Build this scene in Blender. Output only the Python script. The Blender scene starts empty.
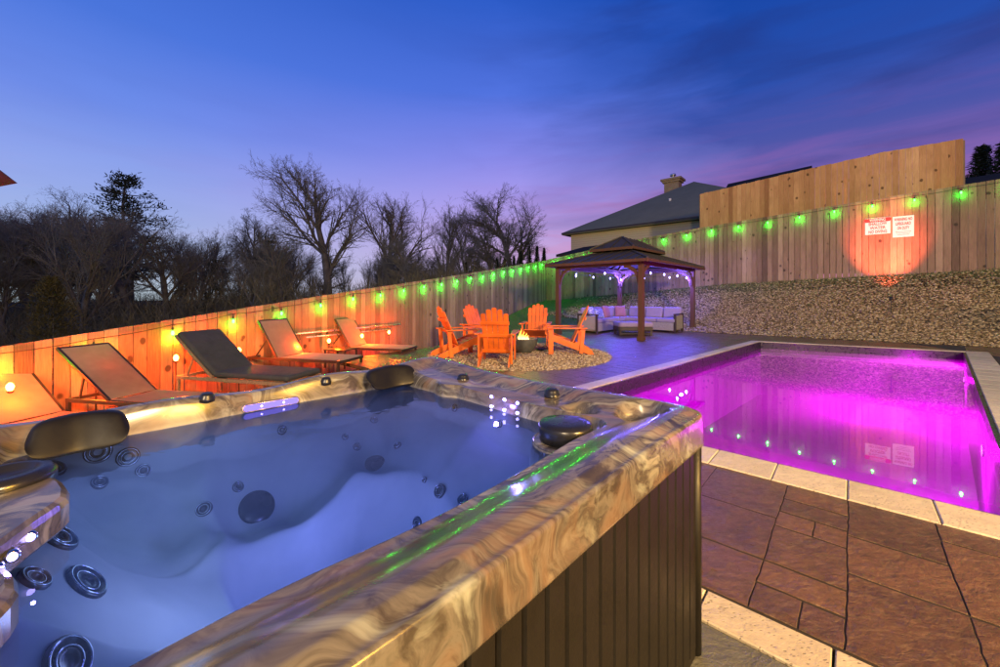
import bpy, math, random
import numpy as np
from mathutils import Vector, Matrix
R = math.radians
random.seed(7); rng = np.random.default_rng(7)
scene = bpy.context.scene
COL = scene.collection
F = 390.0; HY = 296.0; H = 1.19; K = F*H

# ------------------------------------------------------------------ helpers
def P(px, py, Y): return Vector(((px-500)/F*Y, Y, H-(py-HY)/F*Y))
def G(px, py, z=0.0):
    Y = (H-z)*F/(py-HY); return Vector(((px-500)/F*Y, Y, z))

class MB:
    def __init__(s): s.v = []; s.f = []; s.t = []; s.tint = 0.5
    def add(s, vs, fs):
        o = len(s.v); s.v += [tuple(p) for p in vs]; s.t += [s.tint]*len(vs)
        s.f += [tuple(o+i for i in f) for f in fs]; return s
    def box(s, c, d, M=None):
        x, y, z = d[0]/2, d[1]/2, d[2]/2
        vs = [Vector((a*x, b*y, e*z)) for e in (-1, 1) for b in (-1, 1) for a in (-1, 1)]
        if M is not None: vs = [M @ p for p in vs]
        c = Vector(c); vs = [p+c for p in vs]
        return s.add(vs, [(0,2,3,1),(4,5,7,6),(0,1,5,4),(2,6,7,3),(0,4,6,2),(1,3,7,5)])
    def bar(s, p, q, w, h, up=(0,0,1)):
        p = Vector(p); q = Vector(q); d = q-p; L = d.length; d.normalize()
        sd = d.cross(Vector(up))
        if sd.length < 1e-4: sd = d.cross(Vector((0,1,0)))
        sd.normalize(); u = sd.cross(d)
        M = Matrix((d, sd, u)).transposed()
        return s.box((p+q)/2, (L, w, h), M)
    def tube(s, pts, rad, n=8, cap=True):
        pts = [Vector(p) for p in pts]; m = len(pts)
        if not hasattr(rad, '__len__'): rad = [rad]*m
        vs = []; pu = None
        for i, p in enumerate(pts):
            d = (pts[min(i+1, m-1)]-pts[max(i-1, 0)])
            d = d.normalized() if d.length > 1e-9 else Vector((0,0,1))
            if pu is None:
                a = d.cross(Vector((0,0,1)))
                if a.length < 1e-3: a = d.cross(Vector((1,0,0)))
            else: a = pu - d*pu.dot(d)
            a.normalize(); pu = a; b = d.cross(a)
            for k in range(n):
                t = 2*math.pi*k/n; vs.append(p+(a*math.cos(t)+b*math.sin(t))*rad[i])
        fs = [(i*n+k, i*n+(k+1) % n, (i+1)*n+(k+1) % n, (i+1)*n+k) for i in range(m-1) for k in range(n)]
        if cap: fs += [tuple(range(n-1, -1, -1)), tuple((m-1)*n+k for k in range(n))]
        return s.add(vs, fs)
    def lathe(s, prof, n=24, c=(0,0,0), M=None):
        c = Vector(c); vs = []
        for r, z in prof:
            for k in range(n):
                t = 2*math.pi*k/n; p = Vector((r*math.cos(t), r*math.sin(t), z))
                if M is not None: p = M @ p
                vs.append(p+c)
        m = len(prof)
        fs = [(i*n+k, i*n+(k+1) % n, (i+1)*n+(k+1) % n, (i+1)*n+k) for i in range(m-1) for k in range(n)]
        fs += [tuple(range(n-1, -1, -1)), tuple((m-1)*n+k for k in range(n))]
        return s.add(vs, fs)
    def prism(s, poly, z0, z1, inset=0.0, zb=0.0):
        """vertical prism over a ccw polygon; optional bevel on the top edge"""
        n = len(poly); cx = sum(p[0] for p in poly)/n; cy = sum(p[1] for p in poly)/n
        vs = [(p[0], p[1], z0) for p in poly]
        rings = [0]
        if inset > 0:
            vs += [(p[0], p[1], z1-zb) for p in poly]
            tp = inset_poly(poly, inset)
            vs += [(p[0], p[1], z1) for p in tp]; m = 3
        else:
            vs += [(p[0], p[1], z1) for p in poly]; m = 2
        fs = [(i*n+k, i*n+(k+1) % n, (i+1)*n+(k+1) % n, (i+1)*n+k) for i in range(m-1) for k in range(n)]
        fs += [tuple(range(n-1, -1, -1)), tuple((m-1)*n+k for k in range(n))]
        return s.add(vs, fs)
    def build(s, name, mat, parent=None, smooth=False, bevel=0.0, sub=0):
        me = bpy.data.meshes.new(name); me.from_pydata(s.v, [], s.f); me.update()
        a = me.color_attributes.new('tint', 'FLOAT_COLOR', 'POINT')
        t = np.array(s.t, dtype=np.float32); c = np.stack([t, t, t, np.ones_like(t)], 1).ravel()
        a.data.foreach_set('color', c)
        if smooth: me.polygons.foreach_set('use_smooth', [True]*len(me.polygons))
        return link(me, name, mat, parent, bevel, sub)

def inset_poly(poly, d):
    n = len(poly); out = []
    ar = sum(poly[i][0]*poly[(i+1) % n][1]-poly[(i+1) % n][0]*poly[i][1] for i in range(n))
    sg = 1 if ar > 0 else -1
    for i in range(n):
        p0 = Vector(poly[i-1][:2]); p1 = Vector(poly[i][:2]); p2 = Vector(poly[(i+1) % n][:2])
        a = (p1-p0); b = (p2-p1)
        if a.length < 1e-6 or b.length < 1e-6: out.append(tuple(p1)); continue
        a.normalize(); b.normalize()
        na = Vector((-a.y, a.x))*sg; nb = Vector((-b.y, b.x))*sg
        m = na+nb; l = max(m.length, .3); m = m/l; c = max(m.dot(na), .35)
        out.append(tuple(p1+m*(d/c)))
    return out

def link(me, name, mat, parent=None, bevel=0.0, sub=0):
    o = bpy.data.objects.new(name, me); COL.objects.link(o)
    if mat is not None: me.materials.append(mat)
    if parent is not None: o.parent = parent
    if bevel > 0:
        b = o.modifiers.new('bevel', 'BEVEL'); b.width = bevel; b.segments = 2; b.limit_method = 'ANGLE'; b.angle_limit = R(40)
        b.harden_normals = False
    if sub: m = o.modifiers.new('sub', 'SUBSURF'); m.levels = sub; m.render_levels = sub
    return o
def tag(o, label=None, cat=None, group=None, kind=None):
    if label: o['label'] = label
    if cat: o['category'] = cat
    if group: o['group'] = group
    if kind: o['kind'] = kind
    return o
def thing(name, label, cat, loc=(0,0,0), rz=0.0, group=None):
    o = bpy.data.objects.new(name, None); COL.objects.link(o); o.empty_display_size = .2
    o.location = loc; o.rotation_euler = (0, 0, rz)
    return tag(o, label, cat, group)
def children(o): return [c for c in bpy.data.objects if c.parent == o]
def dup(root, loc, rz, label, scale=None):
    def rec(o, par):
        c = o.copy(); COL.objects.link(c); c.parent = par
        for ch in kids.get(o.name, []): rec(ch, c)
        return c
    kids = {}
    for o in list(bpy.data.objects):
        if o.parent is not None: kids.setdefault(o.parent.name, []).append(o)
    r = rec(root, None); r.location = loc; r.rotation_euler = (0, 0, rz)
    if scale: r.scale = (scale,)*3 if not hasattr(scale, '__len__') else scale
    r['label'] = label
    return r
def clip_poly(poly, a, b, c):
    """keep the side a*x+b*y >= c"""
    out = []; n = len(poly)
    for i in range(n):
        p = poly[i]; q = poly[(i+1) % n]
        dp = a*p[0]+b*p[1]-c; dq = a*q[0]+b*q[1]-c
        if dp >= 0: out.append(p)
        if (dp >= 0) != (dq >= 0):
            t = dp/(dp-dq); out.append((p[0]+(q[0]-p[0])*t, p[1]+(q[1]-p[1])*t))
    return out
def clip_convex(poly, reg):
    n = len(reg)
    for i in range(n):
        if len(poly) < 3: return []
        p = reg[i]; q = reg[(i+1) % n]; nx, ny = -(q[1]-p[1]), q[0]-p[0]
        poly = clip_poly(poly, nx, ny, nx*p[0]+ny*p[1])
    if len(poly) < 3: return []
    out = []
    for p in poly:
        if not out or (abs(p[0]-out[-1][0])+abs(p[1]-out[-1][1])) > 2e-3: out.append(p)
    if len(out) > 2 and (abs(out[0][0]-out[-1][0])+abs(out[0][1]-out[-1][1])) <= 2e-3: out.pop()
    if len(out) < 3: return []
    ar = sum(out[i][0]*out[(i+1) % len(out)][1]-out[(i+1) % len(out)][0]*out[i][1] for i in range(len(out)))/2
    return out if ar > 1.5e-3 else []

# ------------------------------------------------------------------ materials
class NT:
    def __init__(s, name):
        s.m = bpy.data.materials.new(name); s.m.use_nodes = True; s.t = s.m.node_tree
        s.t.nodes.clear(); s.out = s.t.nodes.new('ShaderNodeOutputMaterial')
    def n(s, typ, **kw):
        nd = s.t.nodes.new('ShaderNode'+typ)
        ins = kw.pop('ins', {})
        for k, v in kw.items(): setattr(nd, k, v)
        for k, v in ins.items(): s.set(nd.inputs[k], v)
        return nd
    def set(s, sock, v):
        if isinstance(v, bpy.types.NodeSocket): s.t.links.new(v, sock)
        elif isinstance(v, (tuple, list)) and len(v) == 3 and sock.type == 'RGBA': sock.default_value = (*v, 1)
        else: sock.default_value = v
    def coord(s, kind='Object'): return s.n('TexCoord').outputs[kind]
    def map(s, vec, scale=(1,1,1), rot=(0,0,0), loc=(0,0,0)):
        return s.n('Mapping', ins={'Vector': vec, 'Scale': scale, 'Rotation': rot, 'Location': loc}).outputs[0]
    def noise(s, vec, scale, detail=4, rough=.55, dist=0, out='Fac'):
        return s.n('TexNoise', ins={'Vector': vec, 'Scale': scale, 'Detail': detail, 'Roughness': rough, 'Distortion': dist}).outputs[out]
    def vor(s, vec, scale, feature='F1', out='Distance', rand=1.0):
        nd = s.n('TexVoronoi', feature=feature); s.set(nd.inputs['Vector'], vec); nd.inputs['Scale'].default_value = scale
        nd.inputs['Randomness'].default_value = rand
        return nd.outputs[out]
    def ramp(s, fac, stops, interp='LINEAR'):
        nd = s.n('ValToRGB'); s.set(nd.inputs['Fac'], fac); cr = nd.color_ramp; cr.interpolation = interp
        while len(cr.elements) < len(stops): cr.elements.new(.5)
        for e, (p, c) in zip(cr.elements, stops):
            e.position = p; e.color = (*c, 1) if hasattr(c, '__len__') else (c, c, c, 1)
        return nd.outputs['Color']
    def mix(s, fac, a, b, mode='MIX'):
        nd = s.n('Mix', data_type='RGBA', blend_type=mode)
        s.set(nd.inputs[0], fac); s.set(nd.inputs[6], a); s.set(nd.inputs[7], b); return nd.outputs[2]
    def math(s, op, a, b=0.0, clamp=False):
        nd = s.n('Math', operation=op, use_clamp=clamp); s.set(nd.inputs[0], a); s.set(nd.inputs[1], b); return nd.outputs[0]
    def bump(s, h, strength=.3, dist=.01, nrm=None):
        nd = s.n('Bump', ins={'Height': h, 'Strength': strength, 'Distance': dist})
        if nrm is not None: s.set(nd.inputs['Normal'], nrm)
        return nd.outputs[0]
    def bsdf(s, col, rough=.6, spec=.5, metal=0.0, nrm=None, **kw):
        nd = s.n('BsdfPrincipled', ins={'Base Color': col, 'Roughness': rough, 'Specular IOR Level': spec, 'Metallic': metal})
        if nrm is not None: s.set(nd.inputs['Normal'], nrm)
        for k, v in kw.items(): s.set(nd.inputs[k.replace('_', ' ')], v)
        return nd.outputs[0]
    def done(s, sh): s.t.links.new(sh, s.out.inputs['Surface']); return s.m
    def tint(s): return s.n('Attribute', attribute_name='tint').outputs['Fac']

def simple(name, col, rough=.6, metal=0.0, spec=.5, var=.12, scale=8, bump=.15, bscale=40, **kw):
    m = NT(name); c = m.coord()
    n = m.noise(c, scale, 5, .6); k = m.ramp(n, [(.25, tuple(x*(1-var*1.5) for x in col)), (.75, tuple(min(1, x*(1+var)) for x in col))])
    b = m.bump(m.noise(c, bscale, 4, .6), bump, .004)
    r = m.ramp(m.noise(c, scale*2.3, 4), [(.3, max(.03, rough-.08)), (.7, min(1, rough+.1))])
    return m.done(m.bsdf(k, r, spec, metal, b, **kw))
def emis(name, col, st):
    m = NT(name); e = m.n('Emission', ins={'Color': col, 'Strength': st}); return m.done(e.outputs[0])

def fence_mat(name, dark, mid, light, knots=True):
    m = NT(name); c = m.coord(); t = m.tint()
    off = m.n('CombineXYZ', ins={'X': m.math('MULTIPLY', t, 37.0), 'Y': m.math('MULTIPLY', t, 91.0), 'Z': m.math('MULTIPLY', t, 53.0)}).outputs[0]
    v = m.n('VectorMath', operation='ADD', ins={0: c, 1: off}).outputs[0]
    g = m.noise(m.map(v, (14, 14, 1.1)), 3.0, 8, .65, .6)
    fine = m.noise(m.map(v, (60, 60, 2.0)), 2.0, 4, .7)
    big = m.noise(m.map(v, (2, 2, 1.3)), 1.2, 4, .6)
    tb = m.ramp(t, [(0, dark), (.45, mid), (1, light)])
    col = m.mix(m.ramp(g, [(.3, 0.0), (.72, 1.0)]), m.mix(.5, tb, dark), tb)
    col = m.mix(m.math('MULTIPLY', m.ramp(fine, [(.4, 0.0), (.8, 1.0)]), .35), col, light)
    col = m.mix(m.math('MULTIPLY', m.ramp(big, [(.45, 0.0), (.8, 1.0)]), .45), col, dark)
    if knots:
        kv = m.n('VectorMath', operation='ADD', ins={0: m.map(v, (1, 1, .8)), 1: m.n('VectorMath', operation='SCALE', ins={0: m.noise(v, 6, 2, .5, 0, 'Color'), 'Scale': .05}).outputs[0]}).outputs[0]
        kn = m.vor(kv, 3.1)
        kf = m.ramp(kn, [(.10, 1.0), (.15, 0.0)])
        col = m.mix(m.math('MULTIPLY', kf, .8), col, tuple(x*.25 for x in dark))
    b = m.bump(m.math('ADD', g, m.math('MULTIPLY', fine, .5)), .5, .006)
    return m.done(m.bsdf(col, .78, .25, 0, b))

def stone_mat(name, c1, c2, c3, scale=1.0, rough=.45, bump=.4, pits=False, spec=.5):
    m = NT(name); c = m.coord(); t = m.tint()
    off = m.n('CombineXYZ', ins={'X': m.math('MULTIPLY', t, 31.0), 'Y': m.math('MULTIPLY', t, 71.0), 'Z': 0.0}).outputs[0]
    v = m.n('VectorMath', operation='ADD', ins={0: c, 1: off}).outputs[0]
    a = m.noise(v, 3.0*scale, 8, .62, .8); f = m.noise(v, 14*scale, 8, .7, .4); st = m.noise(m.map(v, (3, 10, 3), (0, 0, .7)), 2.2*scale, 6, .65, 1.0)
    col = m.mix(m.ramp(a, [(.3, 0.0), (.7, 1.0)]), c1, c2)
    col = m.mix(m.ramp(st, [(.5, 0.0), (.72, .75)]), col, c3)
    col = m.mix(m.math('MULTIPLY', m.ramp(f, [(.45, 0.0), (.75, 1.0)]), .35), col, tuple(x*.45 for x in c1))
    col = m.mix(.38, col, m.ramp(t, [(0, tuple(x*.75 for x in c1)), (1, tuple(min(1, x*1.15) for x in c2))]))
    h = m.math('ADD', m.math('MULTIPLY', a, 1.2), m.math('MULTIPLY', f, .6))
    if pits:
        p = m.vor(m.map(v, (1.0, 2.2, 1)), 38*scale); pm = m.ramp(m.math('ADD', p, m.math('MULTIPLY', m.noise(v, 9, 3), -.35)), [(.0, 1.0), (.07, 0.0)])
        col = m.mix(m.math('MULTIPLY', pm, .7), col, tuple(x*.35 for x in c1)); h = m.math('SUBTRACT', h, m.math('MULTIPLY', pm, .8))
    h2 = m.math('ADD', m.math('MULTIPLY', h, 1.3), m.math('MULTIPLY', m.noise(m.map(v, (1.0, 1.5, 1), (0, 0, .5)), 4*scale, 9, .68, .5), 1.6))
    r = m.ramp(f, [(.3, rough-.14), (.7, rough+.15)])
    return m.done(m.bsdf(col, r, spec, 0, m.bump(h2, bump, .012)))

def shell_mat():
    m = NT('marbled_acrylic'); c = m.coord()
    w = m.noise(c, 2.2, 3, .5, 0, 'Color')
    v = m.n('VectorMath', operation='ADD', ins={0: c, 1: m.n('VectorMath', operation='SCALE', ins={0: w, 'Scale': .55}).outputs[0]}).outputs[0]
    w2 = m.noise(v, 5.0, 3, .5, 0, 'Color')
    v2 = m.n('VectorMath', operation='ADD', ins={0: v, 1: m.n('VectorMath', operation='SCALE', ins={0: w2, 'Scale': .08}).outputs[0]}).outputs[0]
    s1 = m.noise(m.map(v2, (1.1, 4.2, 1.9), (0, 0, -.55)), 2.6, 7, .60, .6)
    s2 = m.noise(m.map(v2, (.8, 3.4, 1.5), (0, 0, -.3), (4, 2, 1)), 2.4, 5, .55, 1.0)
    col = m.ramp(s1, [(.28, (.012, .010, .008)), (.40, (.045, .037, .03)), (.46, (.12, .108, .09)), (.53, (.05, .044, .037)), (.62, (.20, .19, .155)), (.8, (.08, .076, .066))])
    col = m.mix(m.ramp(s2, [(.5, 0.0), (.68, .7)]), col, (.16, .10, .065))
    col = m.mix(m.ramp(s2, [(.28, .8), (.4, 0.0)]), col, (.28, .30, .26))
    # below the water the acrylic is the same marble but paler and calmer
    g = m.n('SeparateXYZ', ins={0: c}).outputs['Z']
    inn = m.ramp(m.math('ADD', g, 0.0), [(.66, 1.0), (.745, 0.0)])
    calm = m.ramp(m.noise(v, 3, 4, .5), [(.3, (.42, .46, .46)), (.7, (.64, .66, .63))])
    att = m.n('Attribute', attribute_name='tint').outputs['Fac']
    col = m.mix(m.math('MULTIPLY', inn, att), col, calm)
    nb = m.bump(m.noise(c, 3.0, 2, .5), .12, .02)
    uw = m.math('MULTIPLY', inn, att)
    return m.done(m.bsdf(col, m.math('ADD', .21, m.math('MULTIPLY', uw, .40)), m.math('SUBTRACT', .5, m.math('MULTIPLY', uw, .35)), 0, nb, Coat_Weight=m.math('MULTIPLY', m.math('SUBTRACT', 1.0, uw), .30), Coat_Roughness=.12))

M = {}
M['fence'] = fence_mat('weathered_pine', (.085, .055, .032), (.25, .17, .095), (.48, .36, .21))
M['fence_new'] = fence_mat('fresh_pine', (.22, .105, .035), (.48, .29, .11), (.66, .45, .20))
M['post'] = fence_mat('post_pine', (.10, .07, .05), (.22, .16, .11), (.30, .22, .15))
M['patio'] = stone_mat('stamped_concrete', (.040, .023, .014), (.145, .072, .037), (.25, .165, .10), 2.3, .36, .75)
M['patio_dark'] = stone_mat('stamped_concrete_greenish', (.075, .075, .06), (.15, .145, .11), (.10, .09, .06), 1.3, .5, .8)
M['grout'] = simple('grout', (.018, .012, .009), .85, var=.3)
M['travertine'] = stone_mat('travertine', (.42, .35, .25), (.62, .54, .40), (.34, .29, .22), 1.1, .45, .45, True)
M['shell'] = shell_mat()
M['cabinet'] = simple('cabinet_slats', (.0075, .006, .004), .5, spec=.3, var=.25, scale=5, bump=.25, bscale=60)
M['black'] = simple('black_plastic', (.012, .012, .013), .28, var=.2, bump=.03)
M['blackcush'] = simple('black_vinyl', (.007, .0065, .0065), .45, spec=.25, var=.2, bump=.25, bscale=9)
M['dark_metal'] = simple('dark_bronze_metal', (.05, .038, .03), .4, metal=.5, var=.2)
M['chrome'] = simple('chrome', (.55, .57, .6), .16, metal=1.0, var=.05, bump=.02)
M['jetface'] = simple('jet_plastic', (.03, .035, .045), .25, var=.2)
M['steel'] = simple('brushed_aluminium', (.6, .6, .58), .3, metal=.9, var=.08)
M['orange'] = simple('orange_poly', (.72, .15, .014), .5, var=.28, scale=4, bump=.35, bscale=45)
M['bowl'] = simple('fire_bowl_concrete', (.07, .075, .075), .75, var=.25, bump=.4)
M['sling'] = simple('tan_sling', (.50, .37, .27), .75, var=.08, bump=.35, bscale=260)
M['sling_cream'] = simple('cream_sling', (.50, .47, .36), .75, var=.08, bump=.35, bscale=260)
M['darkcush'] = simple('charcoal_cushion', (.030, .032, .036), .8, var=.2, bump=.3, bscale=150)
M['wicker'] = simple('wicker', (.20, .13, .08), .6, var=.4, scale=60, bump=.9, bscale=120)
M['sofawicker'] = simple('grey_wicker', (.30, .27, .25), .65, var=.35, scale=70, bump=.9, bscale=120)
M['cush'] = simple('grey_cushion_violet_cast', (.27, .22, .31), .85, var=.06, bump=.2, bscale=90)  # grey cushions with the violet bulbs' cast tinted into the base colour
M['mauve'] = simple('dusty_mauve_pillow', (.30, .14, .18), .85, var=.08, bump=.2, bscale=90)
M['timber'] = fence_mat('stained_cedar', (.05, .024, .015), (.095, .046, .027), (.14, .072, .043), False)
M['darkframe'] = simple('dark_frame', (.035, .022, .018), .5, var=.2)
M['sock'] = simple('bulb_socket', (.012, .012, .012), .5)
M['cable'] = simple('black_cable', (.012, .012, .012), .6)
M['green'] = emis('green_bulb_glow', (.045, 1.0, .05), 16)
M['amber'] = emis('orange_bulb_glow', (1.0, .26, .05), 26)
M['violet'] = emis('violet_bulb_glow', (.30, .26, 1.0), 26)
M['led'] = emis('blue_violet_led', (.36, .30, 1.0), 14)
M['ledstrip'] = emis('violet_light_bar', (.22, .16, .95), 2.2)
M['poolled'] = emis('pool_lamp_glow', (1.0, .35, .95), 8)
M['spotred'] = emis('spot_lens_glow', (1.0, .35, .2), 2)
M['liner'] = simple('pool_liner', (.36, .30, .38), .6, var=.08)
M['darktrim'] = simple('dark_waterline_tile', (.014, .013, .015), .3, var=.2)
M['white'] = simple('white_sign', (.82, .80, .76), .5, var=.03, bump=.02)
M['red'] = simple('red_sign_ink', (.70, .03, .03), .5, var=.03, bump=.02)
M['darkred'] = simple('dark_red_lettering', (.35, .03, .03), .5, var=.03, bump=.02)
M['inkgrey'] = simple('grey_ink', (.25, .18, .16), .6, var=.03, bump=.02)
M['bark'] = simple('bark', (.17, .155, .12), .9, var=.35, scale=2.5, bump=.6, bscale=14)
M['twig'] = simple('twigs', (.26, .25, .17), .9, var=.3, scale=.6, bump=0)
M['twig2'] = simple('brown_twigs', (.28, .20, .11), .9, var=.3, scale=.4, bump=0)
M['canopyred'] = simple('red_umbrella_cloth', (.06, .012, .014), .8, var=.1, bump=.2, bscale=120)

def sling_mat(name, col):
    m = NT(name); c = m.coord(); n = m.noise(c, 9, 4); k = m.ramp(n, [(.3, tuple(x*.88 for x in col)), (.7, col)])
    b = m.bump(m.noise(c, 260, 2), .35, .003)
    tr = m.n('BsdfTranslucent', ins={'Color': k}).outputs[0]; d = m.bsdf(k, .8, .2, 0, b)
    return m.done(m.n('MixShader', ins={0: .5, 1: d, 2: tr}).outputs[0])
M['sling'] = sling_mat('tan_sling', (.50, .36, .27)); M['sling_cream'] = sling_mat('cream_sling', (.60, .57, .44))
def leafmat(name, a, b):
    m = NT(name); t = m.tint(); c = m.coord()
    k = m.mix(t, a, b); k = m.mix(m.math('MULTIPLY', m.noise(c, 1.4, 3), .5), k, tuple(x*.5 for x in a))
    return m.done(m.bsdf(k, .75, .25))
M['pine'] = leafmat('pine_needles', (.03, .045, .02), (.09, .12, .05))
M['cedar'] = leafmat('cedar_foliage', (.012, .020, .012), (.04, .055, .03))
M['yellowbush'] = leafmat('yellow_green_leaves', (.07, .065, .02), (.16, .14, .05))
M['brushleaf'] = leafmat('brush_leaves', (.10, .10, .05), (.26, .22, .11))

def siding():
    m = NT('tan_siding'); c = m.coord(); z = m.n('SeparateXYZ', ins={0: c}).outputs['Z']
    f = m.math('FRACT', m.math('MULTIPLY', z, 7.0)); b = m.bump(f, .6, .02)
    col = m.mix(m.ramp(f, [(.0, 1.0), (.12, 0.0)]), (.50, .42, .28), (.2, .16, .1))
    return m.done(m.bsdf(col, .7, .3, 0, b))
def roofing(name, a, b):
    m = NT(name); c = m.coord()
    n = m.n('TexBrick', ins={'Vector': m.map(c, (1, 1, 1)), 'Scale': 4.0, 'Color1': a, 'Color2': b, 'Mortar': tuple(x*.5 for x in a), 'Mortar Size': .012})
    z = m.n('SeparateXYZ', ins={0: c}).outputs['Z']; f = m.math('FRACT', m.math('MULTIPLY', z, 8.0))
    col = m.mix(m.math('MULTIPLY', m.ramp(f, [(0, 1.0), (.25, 0.0)]), .35), m.mix(m.noise(c, 1.2, 5), a, b), tuple(x*.5 for x in a))
    return m.done(m.bsdf(col, .9, .08, 0, m.bump(f, .4, .02)))
def metalroof():
    m = NT('ribbed_gazebo_roof'); c = m.coord()
    col = m.mix(m.noise(c, 3, 5), (.026, .022, .018), (.06, .052, .042))
    return m.done(m.bsdf(col, .55, .3, 0, m.bump(m.noise(c, 12, 3), .1, .01)))
M['siding'] = siding(); M['roof'] = roofing('grey_shingles', (.17, .17, .12), (.26, .25, .17)); M['gzroof'] = metalroof()
M['roof2'] = roofing('dark_shingles', (.022, .022, .024), (.045, .045, .045))
def brick():
    m = NT('chimney_brick'); c = m.coord()
    n = m.n('TexBrick', ins={'Vector': m.map(c, (1, 1, 1), (R(90), 0, 0)), 'Scale': 5.0, 'Color1': (.32, .22, .12), 'Color2': (.42, .30, .17), 'Mortar': (.2, .17, .13), 'Mortar Size': .02})
    return m.done(m.bsdf(n.outputs[0], .85, .2, 0, m.bump(n.outputs[1], .4, .01)))
M['brick'] = brick()

def pattern_pillow():
    m = NT('blue_white_pattern'); c = m.coord('Generated')
    v = m.vor(c, 7.0, 'DISTANCE_TO_EDGE'); col = m.ramp(v, [(.05, (.75, .75, .8)), (.09, (.08, .14, .42))])
    return m.done(m.bsdf(col, .85, .2))
M['pattern'] = pattern_pillow()

def gravel_mat(name, cols, scale, grass=False, bumpd=.03):
    m = NT(name); c = m.coord()
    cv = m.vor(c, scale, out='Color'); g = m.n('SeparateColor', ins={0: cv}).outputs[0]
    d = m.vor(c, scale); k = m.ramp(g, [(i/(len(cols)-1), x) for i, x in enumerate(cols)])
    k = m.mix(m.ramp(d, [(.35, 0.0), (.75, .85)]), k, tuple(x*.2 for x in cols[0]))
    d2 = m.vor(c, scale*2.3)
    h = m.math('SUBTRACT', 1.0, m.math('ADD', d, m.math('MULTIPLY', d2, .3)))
    return m, c, k, h
def ground_mat():
    """lawn, moss, bank gravel and forest floor on one sheet, split by where they lie"""
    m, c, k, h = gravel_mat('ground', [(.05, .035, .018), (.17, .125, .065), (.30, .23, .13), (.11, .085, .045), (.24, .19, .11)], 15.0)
    n = m.noise(c, 1.6, 6, .65, .5); n2 = m.noise(c, 55, 4, .7)
    gr = m.mix(m.ramp(n2, [(.3, 0.0), (.7, 1.0)]), (.045, .065, .018), (.12, .15, .045))
    gr = m.mix(m.ramp(m.noise(c, 7, 5, .6), [(.45, 0.0), (.75, .8)]), gr, (.16, .12, .06))
    gf = m.n('Attribute', attribute_name='grass').outputs['Fac']
    fac = m.ramp(m.math('ADD', gf, m.math('MULTIPLY', m.math('SUBTRACT', n, .5), .9)), [(.42, 0.0), (.58, 1.0)])
    col = m.mix(fac, k, gr)
    ff = m.n('Attribute', attribute_name='wood').outputs['Fac']
    col = m.mix(ff, col, m.mix(n, (.035, .03, .02), (.07, .06, .04)))
    hh = m.mix(fac, h, n2)
    return m.done(m.bsdf(col, .85, .3, 0, m.bump(hh, .9, .035)))
M['ground'] = ground_mat()
def fine_gravel():
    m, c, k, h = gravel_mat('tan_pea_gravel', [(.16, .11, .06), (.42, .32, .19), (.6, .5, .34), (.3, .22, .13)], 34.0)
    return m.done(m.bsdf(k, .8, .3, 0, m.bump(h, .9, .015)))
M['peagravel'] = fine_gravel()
def stone_tint(name, a, b, c3):
    m = NT(name); t = m.tint(); k = m.ramp(t, [(0, a), (.5, b), (1, c3)])
    return m.done(m.bsdf(k, .8, .3, 0, m.bump(m.noise(m.coord(), 60, 3), .3, .005)))
M['stones'] = stone_tint('bank_stones', (.06, .043, .02), (.22, .155, .075), (.48, .38, .22))
M['stones2'] = stone_tint('pit_stones', (.18, .12, .07), (.42, .32, .19), (.62, .52, .36))

def water(name, tint, milk, milkcol, scale, bump, gl=.015, ior=1.33, under=.75):
    m = NT(name); c = m.coord()
    h = m.math('ADD', m.noise(c, scale, 3, .5, .5), m.math('MULTIPLY', m.noise(c, scale*4, 2, .5), .25))
    nb = m.bump(h, bump, .01)
    fr = m.n('Fresnel', ins={'IOR': ior, 'Normal': nb}).outputs[0]
    tr = m.n('BsdfTransparent', ins={'Color': tint}).outputs[0]
    ml = m.n('BsdfTranslucent', ins={'Color': milkcol, 'Normal': nb}).outputs[0]
    df = m.n('BsdfDiffuse', ins={'Color': milkcol}).outputs[0]
    b1 = m.n('MixShader', ins={0: milk, 1: tr, 2: m.n('MixShader', ins={0: 1-under, 1: ml, 2: df}).outputs[0]}).outputs[0]
    g = m.n('BsdfGlossy', ins={'Color': (1, 1, 1), 'Roughness': gl, 'Normal': nb}).outputs[0]
    return m.done(m.n('MixShader', ins={0: fr, 1: b1, 2: g}).outputs[0])
M['tubwater'] = water('tub_water', (.66, .82, .92), .05, (.40, .52, .62), 5.0, .22)
M['poolwater'] = water('pool_water', (.62, .28, .72), .27, (.85, .60, .9), 1.6, .03, .012, 1.5, 1.0)

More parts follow.
